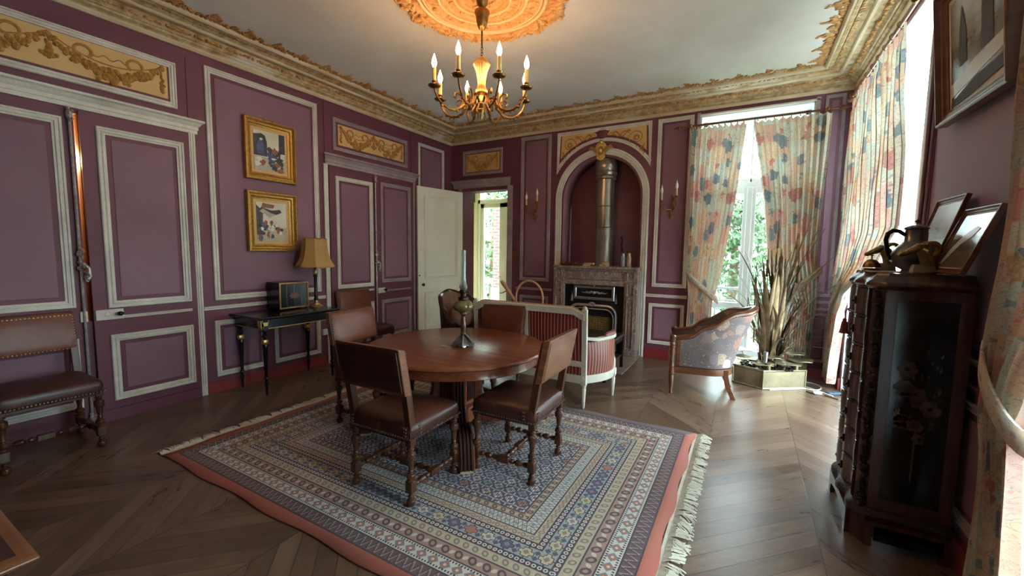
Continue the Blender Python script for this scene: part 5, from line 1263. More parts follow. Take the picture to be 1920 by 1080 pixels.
# ================================================================== TUB ARMCHAIRS
def tub(label, outer, inner, wood, loc, rz):
    t = thing('tub_armchair', label, 'armchair', loc, rz)
    def plan(s, fl, w_=.285, dep=.27):
        a = abs(s); sg = 1 if s >= 0 else -1
        if a > .5: k = (a-.5)/.5; return (sg*(w_+fl*.12), -.02+.34*k)
        th = a/.5*PI/2; return (sg*(w_+fl*.12)*math.sin(th), -.02-(dep+fl)*math.cos(th))
    H = lambda s: sinterp([(0, .985), (.25, .93), (.5, .775), (.78, .655), (1, .635)], abs(s))
    F_ = lambda s: .20*(1-smooth(abs(s)/.7))+.02
    N = 40; sv = [-1+2*i/N for i in range(N+1)]
    m = MB(); P2 = []
    for s in sv:
        row = []
        for j in range(11):
            k = j/10; x, y = plan(s, F_(s)*(k**1.15)); row.append((x, y, .30+(H(s)-.02-.30)*k))
        P2.append(row)
    m.grid(P2); m.build('outer_upholstery', outer, t)
    m = MB(); P3 = []
    for s in sv:
        row = []
        for j in range(9):
            k = j/8; x, y = plan(s*.985, F_(s)*(k**1.15)-.05-.02*math.sin(PI*k), .285-.045); row.append((x, y+.01, .40+(H(s)-.015-.40)*k))
        P3.append(row)
    m.grid(P3); m.build('inner_upholstery', inner, t)
    m = MB(); rs = []
    for s in sv:
        x, y = plan(s, F_(s)); x2, y2 = plan(s, F_(s)-.055, .285-.045); z = H(s)
        rs.append([(x+(x-x2)*.15, y+(y-y2)*.15, z-.028), (x+(x-x2)*.2, y+(y-y2)*.2, z-.006), ((x+x2)/2, (y+y2)/2, z+.012), (x2, y2, z-.004), (x2, y2, z-.028)])
    m.rings(rs); m.build('top_rail', wood, t, ang=50)
    m = MB(); rs = []
    for s in sv:
        x, y = plan(s, .01); x2, y2 = plan(s, -.05, .285-.045); rs.append([(x, y, .235), (x, y, .305), (x2, y2, .305), (x2, y2, .235)])
    m.rings(rs); m.box((-.27, .27, .235), (.27, .32, .305)); m.build('seat_rail', wood, t, bevel=.004)
    m = MB(); m2 = MB()
    for s in sv[:-1]:
        for q in (0, 1/3, 2/3):
            s2 = s+q*2/N; x, y = plan(s2, .012); m.ball((x, y, .313), .006, 5, 3); x, y = plan(s2, F_(s2)+.004); m2.ball((x, y, H(s2)-.036), .006, 5, 3)
    m.build('nail_trim', 'nail', t); m2.build('nail_trim', 'nail', t)
    for sx in (-1, 1):
        m = MB(); m.lathe([(.012, 0), (.018, .008), (.015, .03), (.024, .14), (.026, .20), (.020, .21), (.028, .22), (.027, .26), (.021, .30), (.026, .31), (.020, .33), (.019, .42), (.026, .48), (.020, .50), (.030, .53), (.022, .545), (.030, .555), (.022, .58), (.032, .60), (.033, .645), (.02, .655)], 16, o=(sx*.297, .325, 0)); m.build('front_leg', wood, t)
        m = MB(); m.box((sx*.275-.014, .24, .30), (sx*.275+.014, .285, H(.85)-.02)); m.build('arm_post', wood, t, bevel=.005, flat=True)
        m = MB(); m.rings([[(sx*(.20+q)+a*.022, -.20-q2+c*.026, z) for a, c in ((-1, -1), (1, -1), (1, 1), (-1, 1))] for z, q, q2 in ((0, .035, .10), (.12, .010, .045), (.24, 0, .02), (.30, 0, .02))]); m.build('back_leg', wood, t, bevel=.004, flat=True)
    m = MB(); rs = []
    for z, k in ((.31, .92), (.33, .99), (.40, 1.0), (.45, .97), (.475, .85), (.485, .5)):
        rs.append([(a*k, y*k+.04*(1-k), z) for a, y in [(.255*math.copysign(abs(math.cos(q))**.5, math.cos(q)), .05+.325*math.copysign(abs(math.sin(q))**.5, math.sin(q))) for q in [2*PI*i/28 for i in range(28)]]])
    m.rings(rs); m.build('seat_cushion', 'cushion' if outer == 'tapestry' else inner, t)
    return t
tub('tub armchair in grey rose-patterned fabric with nailed wooden rim, before the curtained window', 'tapestry', 'tapestry', 'walnut', (-.38, 5.13, 0), math.radians(97))
tub('dark brown tub armchair with tapestry inside, behind the round table near the open door', 'leather_dark', 'tapestry_dark', 'dark_oak', (-3.30, 4.52, 0), math.radians(-118))
for k, (x, y, z, lab) in enumerate(((-3.36, 4.56, .60, 'rounded brown patterned cushion in the dark tub armchair'),)):
    m = MB(); m.ball((0, 0, 0), .17, 16, 10, (1, .45, .9), Matrix.Rotation(.5, 3, 'X')); o = m.build('cushion', 'tapestry_dark', None, loc=(x, y, z+.06)); o.rotation_euler = (0, 0, math.radians(-118)); tag(o, lab, 'cushion')

# ================================================================== CURTAINS
def curtain(label, pl, L, R, z0, z1, h0, tie, pleats=11, W=1.3, seed=1, side=1):
    """L(z), R(z) edges along the wall; tie=(z, half height)"""
    rr = random.Random(seed); t = thing('curtain', label, 'curtain', (0, 0, 0)); ph = [rr.uniform(-.5, .5) for _ in range(40)]
    NA, NZ_ = 110, 64; V = []; F = []; UV = []
    for j in range(NZ_+1):
        z = z0+(z1-z0)*j/NZ_; l, r_ = L(z), R(z)
        comp = max(.25, (r_-l)/W); amp = .022+.028*(1-comp)
        if z > z1-.10: amp *= .45
        tp = math.exp(-((z-tie)/.10)**2) if tie else 0
        for i in range(NA+1):
            s = i/NA; k = s*pleats; a = l+(r_-l)*(s+.010*math.sin(2*PI*k*2))
            wob = math.sin(2*PI*k+.6*math.sin(z*1.3+ph[int(k)]*3)+ph[int(k) % 40]*.5)
            h = h0+amp*wob*(1-.4*tp)+.008*math.sin(z*5+k)+(.02*math.sin(PI*s)*tp)
            zz = z+(.012*math.sin(2*PI*k) if j == NZ_ else 0)
            V.append(pl(a, zz, h)); UV.append((s*W+seed*.37, z))
    for j in range(NZ_):
        for i in range(NA):
            q = (j*(NA+1)+i, j*(NA+1)+i+1, (j+1)*(NA+1)+i+1, (j+1)*(NA+1)+i); F.append(q)
    m = MB(); m.add(V, F, [[UV[k] for k in q] for q in F]); m.build('curtain_cloth', 'curtain', t, ang=80)
    if tie:
        m = MB(); n = 30; l, r_ = L(tie)-.02, R(tie)+.02; c, hw = (l+r_)/2, (r_-l)/2; rs = []
        for i in range(n):
            an = 2*PI*i/n; a = c+hw*math.cos(an); h = h0+.065*math.sin(an); dz = side*(a-c)*(-.9)
            rs.append([(a, tie+dz-.045, h), (a, tie+dz+.045, h)])
        fs = []; vs = [pl(*p) for q in rs for p in q]; uv = []
        for i in range(n): j = (i+1) % n; fs.append((2*i, 2*j, 2*j+1, 2*i+1)); uv.append([(i*.04, 0), (i*.04+.04, 0), (i*.04+.04, .09), (i*.04, .09)])
        m.add(vs, fs, uv); m.build('tieback', 'curtain', t, solid=.012)
    for k in range(9):
        s = (k+.5)/9; a = L(z1)+(R(z1)-L(z1))*s
        m = MB(); c = pl(a, z1+.035, h0); m.tube([pl(a+.004*math.sin(q*2), z1+.028+.026*math.cos(q), h0+.026*math.sin(q)) for q in [2*PI*i/14 for i in range(14)]], .0035, 6, loop=True); m.build('ring', 'antique_brass', t)
    return t
def rod(label, pl, a0, a1, z, h):
    t = thing('curtain_rod', label, 'curtain rod', (0, 0, 0))
    m = MB(); m.tube([pl(a0, z, h), pl(a1, z, h)], .014, 12); m.build('pole', 'walnut', t)
    for a, s_ in ((a0, -1), (a1, 1)):
        m = MB(); m.tube([pl(a+s_*q, z, h) for q in (0, .012, .02, .035, .05, .065, .09, .12)], [.014, .024, .016, .028, .030, .018, .014, .003], 12); m.build('finial', 'walnut', t)
        m = MB(); aa = a-s_*.10; m.tube([pl(aa, z, 0), pl(aa, z, h)], .010, 8); m.tube([pl(aa, z-.03, .004), pl(aa, z+.03, .004)], .03, 12, flat=.3); m.ball(pl(aa, z, h+.012), .026, 8, 5); m.build('bracket', 'antique_brass', t)
    return t
rod('dark wooden curtain rod above the far window', FW, -.86, .82, 3.245, .13)
rod('dark wooden curtain rod above the tall window in the right wall, next to the corner', RW, 3.80, 5.96, 3.275, .10)
rod('wooden curtain rod above the nearest window at the right edge', RW, 1.02, 2.50, 3.275, .10)
curtain('floral curtain on the left of the far window, tied back to the left', FW, lambda z: sinterp([(.05, -.70), (.95, -.69), (1.3, -.72), (3.2, -.745)], z), lambda z: interp([(.05, -.38), (.90, -.385), (1.05, -.345), (1.25, -.30), (2.2, -.185), (3.2, -.10)], z), .05, 3.205, .13, 1.10, 10, 1.15, 1, 1)
curtain('floral curtain on the right of the far window, behind the brass reeds', FW, lambda z: interp([(.05, .46), (.95, .44), (1.15, .30), (1.5, .215), (2.2, .14), (3.2, -.03)], z), lambda z: sinterp([(.05, .72), (1.2, .76), (1.6, .72), (3.2, .765)], z), .10, 3.205, .13, 1.15, 11, 1.25, 2, -1)
curtain('long floral curtain in the right wall window beside the corner, behind the tall cabinet', RW, lambda z: interp([(.05, 5.78), (.95, 5.60), (1.15, 5.35), (1.45, 4.30), (1.75, 3.80), (2.3, 3.86), (3.24, 4.14)], z), lambda z: sinterp([(.05, 6.10), (1.0, 6.05), (3.24, 5.93)], z), .10, 3.235, .10, 1.02, 15, 2.1, 3, 1)
curtain('floral curtain at the right edge of the view, beyond the tall cabinet towards the camera', RW, lambda z: interp([(.03, 2.02), (.9, 2.18), (1.15, 2.10), (1.5, 1.85), (3.24, 1.70)], z), lambda z: sinterp([(.03, 2.39), (.75, 2.38), (.98, 2.43), (1.2, 2.43), (3.24, 2.46)], z), .03, 3.235, .10, 1.04, 9, 1.2, 4, -1)

# ================================================================== BRASS REED FOUNTAIN PLANTER
pn = thing('brass_reed_planter', 'tall brass reeds, bulrushes and lily pads in a low brass planter by the window', 'sculpture', (.30, 5.85, 0))
pl6 = [(-.07, -.36), (.36, -.06), (.33, .21), (0, .33), (-.35, .15), (-.38, -.20)]
m = MB(); m.prism(pl6, lambda a, c, h: (a, c, h), 0, .215); bxp = m.build('planter_box', 'dull_brass', pn, flat=True)
m = MB()
for z in (.008, .212):
    m.tube([(a*1.01, c*1.01, z) for a, c in pl6], .011, 4, loop=True)
for a, c in pl6: m.tube([(a, c, 0), (a, c, .215)], .010, 6)
m.build('planter_edging', 'dull_brass', bxp, flat=True)
rr = random.Random(21); m = MB()
for k in range(160):
    x, y = rr.uniform(-.30, .28), rr.uniform(-.22, .22); m.ball((x, y, .22), rr.uniform(.012, .022), 6, 4)
m.build('gravel_bed', 'dark_metal', pn)['kind'] = 'stuff'
def blade(m, bx_, by, ang, lean, h, wd, droop):
    pts = []; n = 12; d = Vector((math.cos(ang), math.sin(ang), 0))
    for i in range(n+1):
        t = i/n; out = lean*(t**1.8)+droop*max(0, t-.6)**1.5*1.2; z = .2+h*(t-droop*1.6*max(0, t-.55)**2); p_ = Vector((bx_, by, 0))+d*out; p_.x = min(p_.x, .66-.03*i/n); p_.y = min(p_.y, .22); pts.append(p_+Vector((0, 0, z)))
    sd = Vector((-d.y, d.x, 0)).lerp(Vector((.85, .5, 0)), .25).normalized(); wd *= .85; rs = []
    for i, p in enumerate(pts):
        t = i/n; w_ = wd*(math.sin(PI*min(1, .18+t*.82))**.7)+.0015; up_ = d*.004
        rs.append([p-sd*w_, p+up_*1.6, p+sd*w_, p-up_*.4])
    m.rings([[tuple(q) for q in r_] for r_ in rs])
lv = []
for k in range(44): lv.append((rr.uniform(-.10, .10), rr.uniform(-.08, .08), rr.uniform(0, 2*PI), rr.uniform(.06, .28), rr.uniform(.7, 1.5), rr.uniform(.018, .034), rr.uniform(.0, .25)))
lv += [(.05, 0, .1, .36, 1.72, .026, .12), (.03, 0, -.5, .30, 1.80, .030, .05), (.06, -.02, .3, .52, 1.55, .022, .35), (.06, 0, .05, .58, 1.42, .02, .45), (.05, -.04, 0, .48, 1.15, .03, .3), (.04, -.03, -.2, .50, .95, .026, .3),
       (-.04, -.02, 3.3, .34, 1.50, .026, .15), (-.05, 0, 3.1, .52, 1.25, .014, .5), (-.05, -.02, 3.35, .60, .95, .012, .6), (-.04, -.04, 3.0, .58, .82, .012, .6), (-.03, 0, 2.8, .26, 1.35, .028, .1), (.0, -.05, 3.6, .42, .70, .018, .5),
       (.06, -.05, -.3, .55, .62, .020, .7), (.05, -.05, -.1, .62, .55, .018, .8), (.04, -.06, -.6, .50, .48, .022, .8), (.07, -.05, .1, .64, .72, .014, .6), (.0, -.06, -1.2, .30, .55, .024, .5), (-.05, -.05, -2.2, .34, .50, .022, .5), (.03, -.04, .2, .58, .85, .016, .5)]
lv += [(.08, -.02, .35, .30, 1.70, .040, .10), (.02, .0, 2.7, .22, 1.45, .040, .08), (.10, -.03, .0, .42, 1.50, .038, .22), (.04, .02, .6, .20, 1.62, .036, .05), (-.06, -.02, 3.0, .38, 1.30, .036, .20), (.10, -.04, -.3, .50, 1.22, .034, .30), (-.08, -.04, 3.5, .46, 1.05, .030, .35), (.09, -.05, -.15, .58, .98, .030, .40), (.0, -.04, -1.3, .16, 1.36, .036, .05), (-.04, -.05, -1.9, .20, 1.10, .034, .08)]
for k, a in enumerate(lv):
    m = MB(); blade(m, *a); m.build('reed_leaf', 'leaf_brass', pn, ang=60)
for k, (x, y, h_, lx) in enumerate(((.0, -.02, 1.76, .0), (.10, -.02, 1.60, .09), (-.07, 0, 1.42, -.02), (.05, .03, 1.30, .04), (-.14, -.05, .98, -.05), (-.17, .02, .82, -.10), (.02, -.06, 1.12, .02), (-.10, .04, 1.20, -.10), (.08, .05, 1.35, .14), (-.12, -.08, .62, -.06))):
    m = MB(); z = .2+h_; m.tube([(x*.6, y, .2), (x, y, z*.6), (x+lx, y, z)], [.006, .005, .004], 6); m.tube([(x+lx, y, z-.34), (x+lx, y, z-.33), (x+lx, y, z-.14), (x+lx, y, z-.12), (x+lx, y, z-.0)], [.004, .014, .014, .004, .003], 10); m.build('bulrush', 'leaf_brass', pn)
for k, (x, y, z, rr_) in enumerate(((-.26, -.18, .30, .13), (-.08, -.26, .27, .12), (.16, -.16, .29, .15), (.30, -.02, .31, .13), (-.30, .0, .36, .12), (.02, -.16, .34, .11), (.24, .10, .36, .12))):
    m = MB(); m.rings([[(x+rr_*q*math.cos(t)*(1+.04*math.sin(5*t)), y+rr_*q*math.sin(t), z+dz+.008*math.sin(4*t)*q) for t in [.25+i*(2*PI-.5)/22 for i in range(23)]] for q, dz in ((.05, 0), (.6, .002), (1, .010), (1.0, .016), (.6, .007), (.05, .006))], cap=False); m.build('lily_pad', 'dull_brass', pn)
    m = MB(); m.tube([(x*.8, y*.8, .2), (x, y, z)], .008, 6); m.build('pad_stem', 'dull_brass', pn)
for x, y in ((-.02, -.27), (.26, -.10)):
    m = MB(); m.lathe([(.022, .215), (.022, .27), (.05, .285), (.055, .30), (.02, .295), (.001, .30)], 14, o=(x, y, 0)); m.build('water_spout', 'dull_brass', pn)
m = MB(); m.lathe([(.018, .30), (.026, .42), (.016, .425), (.012, .30)], 10, o=(-.055, -.26, 0)); m.build('glass_flute', 'silver', pn)
m = MB(); m.tube([(.30, 5.5, .006)]+[(.72+.11*math.cos(t), 5.92+.16*math.sin(t), .006) for t in [-2+k*.42 for k in range(13)]]+[(.78, 5.75, .006), (.90, 5.62, .006)], .006, 6); o = m.build('power_cable', 'plastic_white', None); tag(o, 'pale power cable looped on the floor between planter and curtain', 'cable')
m = MB(); m.v = []; m.tube([(.66, 5.66, .007), (.74, 5.58, .007), (.82, 5.60, .007), (.93, 5.52, .007)], .005, 6); o = m.build('thin_cable', 'dark_metal', None); tag(o, 'thin dark cable on the floor leading to the blue-grey adapter', 'cable')
m = MB(); m.box((-.07, -.035, 0), (.07, .035, .022)); o = m.build('power_adapter', 'plastic_blue', None, bevel=.006, loc=(.92, 5.72, 0)); o.rotation_euler = (0, 0, .5); tag(o, 'blue-grey power adapter on the floor beside the curtain hem', 'adapter')
m = MB(); m.box((-.045, -.022, 0), (.045, .022, .028)); o = m.build('plug_block', 'plastic_white', None, bevel=.008, loc=(.76, 5.64, .0)); o.rotation_euler = (0, 0, .3); tag(o, 'small white plug block on the floor right of the planter', 'plug')

# ================================================================== TALL CABINET
HCAB = 1.46
cb = thing('chest_of_drawers', 'tall narrow chest of seven curved drawers with ebonised floral side panel against the right wall', 'cabinet', (.78, 3.11, 0))
def outline(e=0.0, wave=1.0):
    """plan outline, e = outward offset; front faces -x, the flowered side faces -y"""
    pts = [(.18+0*e, .30+e), (.18, -.30-e), (-.145-e*.4, -.30-e), (-.195-e*.8, -.24-e*.4)]
    for k in range(17):
        t = k/16; y = -.225+.45*t; pts.append((-.195-e+.0-wave*(.014*math.cos(t*4*PI)-.014+.012*math.sin(PI*t)), y))
    pts += [(-.195-e*.8, .24+e*.4), (-.145-e*.4, .30+e)]
    return pts
def slab(name, mat, levels, par=cb, ang=35, **k): return MB().rings([[(x, y, z) for x, y in outline(e)] for z, e in levels]).build(name, mat, par, ang=ang, **k)
slab('carcass', 'rosewood', [(.17, -.006), (1.38, -.006)])
slab('base_moulding', 'carved_dark', [(.13, .008), (.14, .028), (.165, .030), (.185, .018), (.20, .0)])
slab('top', 'rosewood', [(1.375, 0), (1.385, .012), (1.395, .022), (1.405, .022), (1.42, .012), (1.44, -.012), (1.452, -.02), (1.46, -.022)])
m = MB()                                                     # scalloped apron and feet
ap = lambda a0, a1, n=20: [(a0+(a1-a0)*k/n, .0 if k in (0, n) else .045+.045*math.sin(PI*k/n)**.4+.012*math.cos(k/n*4*PI)) for k in range(n+1)]
for (p0, p1) in (((-.205, .25), (-.205, -.25)), ((-.155, -.31), (.175, -.31))):
    P0_, P1_ = Vector((*p0, 0)), Vector((*p1, 0)); d = (P1_-P0_); n_ = Vector((-d.y, d.x, 0)).normalized()
    poly = [(0, 0), (.10, 0)]+[(.10+.80*k/20, .05+.04*math.sin(PI*k/20)**.5) for k in range(21)]+[(.90, 0), (1, 0), (1, .14), (0, .14)]
    m.prism(poly, lambda a, c, h: tuple(P0_+d*a+n_*h+Vector((0, 0, c))), -.02, .0); m.build('apron', 'rosewood', cb, flat=True); m = MB()
m.rings([[(-.155, -.31, z), (-.205, -.25, z), (-.18, -.25, z), (-.15, -.285, z)] for z in (0, .14)]); m.build('corner_foot', 'rosewood', cb, flat=True); m = MB(); m.rings([[(-.155, .31, z), (-.205, .25, z), (-.18, .25, z), (-.15, .285, z)] for z in (0, .14)])
m.build('corner_foot', 'rosewood', cb, flat=True); MB().box((.15, .27, 0), (.18, .31, .14)).build('back_foot', 'rosewood', cb, flat=True)
nd = 7; zb, zt_ = .20, 1.375
for k in range(nd):
    z0 = zb+(zt_-zb)*k/nd+.006; z1 = zb+(zt_-zb)*(k+1)/nd-.006
    fr_ = outline(0)[4:21]
    m = MB(); m.rings([[(x-o_, y*.99, z) for x, y in fr_]+[(x+.02, y*.99, z) for x, y in fr_[::-1]] for z, o_ in ((z0, 0), (z0+.005, .007), ((z0+z1)/2, .010), (z1-.005, .007), (z1, 0))])
    dr = m.build('drawer', 'rosewood', cb, ang=30)
    m = MB(); xm = fr_[8][0]-.012; zc = (z0+z1)/2; m.ball((xm, 0, zc), .020, 8, 5, (.3, .8, 1.3)); m.ball((xm-.006, 0, zc-.005), .008, 6, 4); m.build('keyhole_plate', 'porcelain_black', dr)
    m = MB(); m.tube([(x-.004, y*.99, z1+.006) for x, y in fr_], .005, 6); m.build('drawer_bead', 'carved_dark', dr)
for sy in (-1, 1):                                            # carved corner strips
    m = MB(); rr = random.Random(5)
    for k in range(70):
        z = .20+1.17*k/70; m.ball((-.170+rr.uniform(-.010, .010), sy*(.270+rr.uniform(-.01, .01)), z), rr.uniform(.016, .024), 6, 4, (1, 1, .9))
    m.build('carved_corner', 'carved_dark', cb)
m = MB(); m.box((-.148, -.302, .20), (.182, -.296, 1.36)); side = m.build('side_frame', 'rosewood', cb, flat=True)
m = MB(); m.box((-.100, -.306, .265), (.130, -.300, 1.325)); sp_ = m.build('side_panel', 'ebony', side, flat=True)
rr = random.Random(12); m = MB(); SP = lambda a, c, h: (a, -.306-h, c)
for k in range(11):
    a = rr.uniform(-.05, .065); c = rr.uniform(.60, .98); R0 = rr.uniform(.022, .036)
    for p in range(6):
        t = p*PI/3+rr.uniform(-.3, .3); m.prism([(a+R0*.75*math.cos(t)+R0*.5*math.cos(q), c+R0*.75*math.sin(t)+R0*.5*math.sin(q)) for q in [i*PI/4 for i in range(8)]], SP, 0, .0006+.0002*p)
for k in range(30):
    a = .012+rr.uniform(-.085, .075); c = .80+rr.uniform(-.26, .30); t = math.atan2(c-.55, a-.012)+rr.uniform(-.5, .5); L = rr.uniform(.02, .045)
    m.prism([(a, c), (a+L*.5*math.cos(t)-L*.2*math.sin(t), c+L*.5*math.sin(t)+L*.2*math.cos(t)), (a+L*math.cos(t), c+L*math.sin(t)), (a+L*.5*math.cos(t)+L*.2*math.sin(t), c+L*.5*math.sin(t)-L*.2*math.cos(t))], SP, 0, .0007)
m.prism([(.008, .38), (.014, .38), (.018, .70), (.008, .70)], SP, 0, .0005)
m.build('flower_marquetry', 'marquetry', sp_, flat=True)
m = MB(); m.box((-.115, -.33, .035), (.155, -.322, .115)); m.build('apron_panel', 'ebony', side, flat=True)
ts = thing('tassel', 'dusty red tassel hanging from the key of the upper drawer of the tall chest', 'tassel', (.555, 3.30, 1.06))
m = MB(); m.tube([(0.012, 0, .16), (0, 0, .13), (0, 0, .09)], .003, 6); m.ball((0, 0, .085), .012, 8, 5); m.build('cord', 'ember', ts)
m = MB(); m.lathe([(.008, .082), (.014, .07), (.018, .03), (.024, .0), (.001, .0)], 12, lobes=6, amp=.08); m.build('fringe', 'ember', ts)
# --- on the cabinet
bl = thing('desk_bell', 'small brass desk bell at the window corner of the tall chest', 'bell', (.625, 3.12, HCAB))
MB().lathe([(.045, 0), (.047, .006), (.038, .014), (.03, .018), (.001, .018)], 24).build('base', 'antique_brass', bl); MB().lathe([(.041, .024), (.040, .034), (.034, .052), (.022, .066), (.006, .072), (.004, .072), (.002, .025)], 24).build('dome', 'antique_brass', bl)
MB().lathe([(.004, .070), (.004, .088), (.009, .091), (.009, .095), (.001, .096)], 10).build('plunger', 'antique_brass', bl)
pt = thing('coffee_pot', 'pewter coffee pot with black handle between the brass ram heads on the tall chest', 'pot', (.80, 3.10, HCAB))
MB().lathe([(.050, 0), (.052, .008), (.048, .014), (.088, .04), (.104, .07), (.102, .10), (.080, .14), (.056, .165), (.049, .175), (.047, .235), (.051, .24)], 28).build('body', 'pewter', pt)
MB().lathe([(.053, .238), (.053, .245), (.046, .252), (.020, .262), (.006, .266), (.004, .275), (.001, .276)], 24).build('lid', 'pewter', pt)
m = MB(); m.box((-.009, -.003, .272), (.009, .003, .290), Matrix.Translation((0, 0, .281)) @ Matrix.Rotation(PI/4, 4, 'Y') @ Matrix.Translation((0, 0, -.281))); m.build('lid_finial', 'pewter', pt)
m = MB(); m.tube([(-.045, -.01, .205), (-.075, -.01, .228), (-.10, -.01, .232), (-.122, -.01, .215), (-.128, -.01, .18), (-.12, -.01, .13), (-.115, -.01, .10), (-.098, -.01, .07)], [.010, .011, .012, .012, .011, .010, .009, .008], 10); m.build('handle', 'porcelain_black', pt)
m = MB(); m.tube([(.06, 0, .09), (.09, 0, .12), (.10, 0, .17), (.115, 0, .20)], [.018, .013, .010, .008], 10); m.build('spout', 'pewter', pt)
def ram(label, loc, sc=1.0, rz=0):
    t = thing('ram_head_ornament', label, 'ornament', loc, rz, 'brass ram head bookends'); t.scale = (sc,)*3
    m = MB(); m.rings([[(x*(.045-e), y*(.03-e), z) for x, y in ((-1, -1), (1, -1), (1, 1), (-1, 1))] for z, e in ((0, 0), (.004, -.002), (.04, .004), (.048, .008))]); m.build('base', 'dull_brass', t, bevel=.004)
    m = MB(); m.tube([(.02, 0, .04), (.012, 0, .08), (-.002, 0, .115), (-.018, 0, .135)], [.030, .030, .028, .024], 12); m.tube([(.002, 0, .138), (-.022, 0, .136), (-.05, 0, .118), (-.078, 0, .104), (-.092, 0, .098), (-.10, 0, .094)], [.018, .027, .022, .016, .014, .006], 12, flat=.85)
    for k in range(18): m.ball((.018-.0015*k+.014*math.sin(k*2), .014*math.cos(k*2.3), .05+.0045*k), .012, 6, 4)
    for s_ in (-1, 1): m.ball((-.035, s_*.02, .128), .006, 6, 4); m.tube([(-.008, s_*.022, .125), (.004, s_*.045, .115), (.0, s_*.052, .105)], [.008, .008, .002], 6)
    m.build('head', 'ram_brass', t)
    for s_ in (-1, 1):
        m = MB(); m.tube([(.022+.032*math.cos(q)*(1-.04*q), s_*(.02+.006*q), .128+.034*math.sin(q)*(1-.04*q)) for q in [2.6-i*.42 for i in range(16)]], [.012-.0006*i for i in range(16)], 8); m.build('horn', 'antique_brass', t)
    return t
ram('brass ram head with curled horn, right in front of the coffee pot', (.795, 2.935, HCAB))
ram('brass ram head ornament behind the coffee pot, muzzle pointing at the window', (.715, 3.25, HCAB), 1.0, math.radians(-6))
m = MB(); rr = random.Random(2); rs = [(.10*(1+rr.uniform(-.25, .25))*math.cos(t), .06*(1+rr.uniform(-.25, .25))*math.sin(t)) for t in [i*PI/10 for i in range(20)]]
m.prism(rs, lambda a, c, h: (a, c, h), 0, .006); o = m.build('lace_doily', 'paper', None, loc=(.69, 3.06, HCAB)); tag(o, 'crumpled beige doily under the coffee pot on the tall chest', 'doily')

# ================================================================== TABLE CORNER IN THE FOREGROUND
ft = thing('low_side_table', 'corner of a dark wooden table with leather top at the lower left edge', 'table', (-2.55, -.06, 0))
m = MB(); m.box((-.44, -.42, .66), (.44, .42, .735)); m.build('apron', 'dark_oak', ft, flat=True)
m = MB(); m.rings([[(x*(.47+e)+.0, y*(.45+e), z) for x, y in ((-1, -1), (1, -1), (1, 1), (-1, 1))] for z, e in ((.735, 0), (.738, .016), (.748, .02), (.756, .012), (.760, .0))]); m.build('tabletop', 'walnut', ft, bevel=.003)
m = MB(); m.box((-.455, -.435, .758), (.455, .435, .7625)); m.build('leather_inset', 'leather_dark', ft, flat=True)
for sx in (-1, 1):
    for sy in (-1, 1): MB().lathe([(.018, 0), (.026, .04), (.03, .30), (.022, .32), (.034, .36), (.034, .66)], 14, o=(sx*.40, sy*.38, 0)).build('leg', 'dark_oak', ft)
ft.location = (-2.035, -.187, 0)

# ================================================================== OUTSIDE
GZ = -.45
gr = struct(MB().box((-40, 9.2, GZ-.1), (40, 60, GZ)).build('ground_garden', 'lawn', flat=True)); struct(MB().box((-40, -30, GZ-.1), (40, 9.2, GZ)).build('ground_bounce', 'bounce_ground', flat=True))  # wide pale ground added beside the lawn as a daylight reflector
ter = struct(MB().box((-7, VB+.1, GZ), (3.2, 8.9, -.06)).build('ground_terrace', 'bounce_ground', flat=True))
struct(MB().box((XR+T, 2.5, GZ), (XR+1.8, VB+.1, -.06)).build('ground_step', 'bounce_ground', flat=True))
def tree(label, x, y, h_, w_, seed, trunk=True):
    t = thing('garden_tree', label, 'tree', (x, y, GZ), 0, 'trees in the garden'); rr = random.Random(seed); m = MB()
    cl = [(rr.uniform(-.6, .6)*w_, rr.uniform(-.6, .6)*w_, h_*rr.uniform(.12, .95), w_*rr.uniform(.35, .6)) for _ in range(16)]
    for cx, cy, cz, cr in cl:
        for k in range(230):
            d = Vector((rr.gauss(0, 1), rr.gauss(0, 1), rr.gauss(0, 1))).normalized()*cr*rr.uniform(.7, 1.05); c = Vector((cx, cy, max(.1, cz)))+d; s_ = rr.uniform(.06, .14)
            a = Vector((rr.gauss(0, 1), rr.gauss(0, 1), rr.gauss(0, 1))).normalized()*s_; b_ = a.orthogonal().normalized()*s_*.5
            m.add([c-a, c+b_, c+a, c-b_], [(0, 1, 2, 3)])
    m.build('foliage', 'leaves', t, flat=True)
    m = MB(); m.tube([(0, 0, 0), (.05, 0, h_*.4), (0, .1, h_*.8)], [.16, .12, .04], 8); m.build('trunk', 'bark', t)
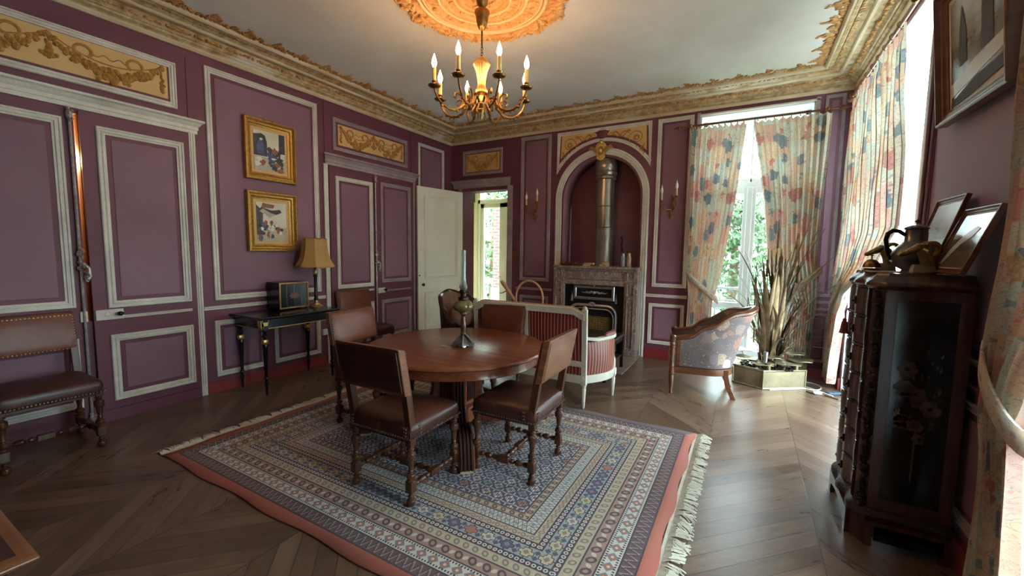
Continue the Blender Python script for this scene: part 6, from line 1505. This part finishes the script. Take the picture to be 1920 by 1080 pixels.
for k, (x, y, h_, w_, lab) in enumerate(((-.4, 14.5, 4.6, 1.9, 'leafy tree seen through the gap of the far window curtains'), (-4.6, 19, 6, 2.4, 'leafy tree far beyond the lawn, left of the far window'),
        (-8.3, 13.2, 6.5, 2.6, 'bright green tree behind the glazed door at the end of the passage'), (-5.6, 16.5, 6.5, 2.4, 'green tree behind the brick pillar seen through the passage door'), (13, 20, 6.5, 2.6, 'tree seen through the right wall window beside the corner'), (15, 6.0, 6, 2.4, 'tree beyond the nearest right wall window'))):
    tree(lab, x, y, h_, w_, 50+k)
o = thing('brick_pillar', 'red brick porch pillar seen through the glazed passage door', 'pillar', (-5.31, 8.95, -.06))
MB().box((-.19, -.19, 0), (.19, .19, 2.68)).build('shaft', 'brick', o, flat=True); MB().box((-.24, -.24, 2.68), (.24, .24, 2.80)).build('capital', 'white_stone', o, bevel=.01, flat=True); MB().box((-.23, -.23, 0), (.23, .23, .7)).build('base', 'white_stone', o, bevel=.01, flat=True)
bal = thing('garden_balustrade', 'pale stone balustrade outside the glazed passage door', 'balustrade', (-6.0, 10.2, GZ))
MB().box((-2.5, -.12, 1.05), (2.5, .12, 1.2)).build('coping', 'white_stone', bal, bevel=.01, flat=True); MB().box((-2.5, -.14, 0), (2.5, .14, .45)).build('plinth', 'white_stone', bal, flat=True)
for k in range(15): MB().lathe([(.08, .45), (.05, .50), (.085, .65), (.09, .72), (.045, .92), (.07, 1.0), (.07, 1.05)], 12, o=(-2.4+.34*k, 0, 0)).build('baluster', 'white_stone', bal)
br = thing('balcony_railing', 'painted iron railing with crossed bars outside the far window', 'railing', (-.02, 6.98, -.06))
m = MB(); m.tube([(-1.5, 0, 1.10), (1.5, 0, 1.10)], .018, 8); m.tube([(-1.5, 0, .08), (1.5, 0, .08)], .012, 8); m.tube([(-1.5, 0, .92), (1.5, 0, .92)], .010, 8); m.build('handrail', 'rail_iron', br)
for k in range(9): x = -1.5+.375*k; MB().tube([(x, 0, 0), (x, 0, 1.10)], .010, 8).build('post', 'rail_iron', br)
for k in range(8):
    x = -1.5+.375*k; m = MB(); m.tube([(x, 0, .08), (x+.375, 0, .92)], .006, 6); m.tube([(x+.375, 0, .08), (x, 0, .92)], .006, 6); m.tube([(x+.1875+.06*math.cos(q), 0, .5+.06*math.sin(q)) for q in [i*PI/6 for i in range(12)]], .006, 6, loop=True); m.tube([(x+.19+.055*math.cos(q), 0, 1.01+.055*math.sin(q)) for q in [i*PI/6 for i in range(12)]], .005, 6, loop=True); m.build('cross_bars', 'rail_iron', br)
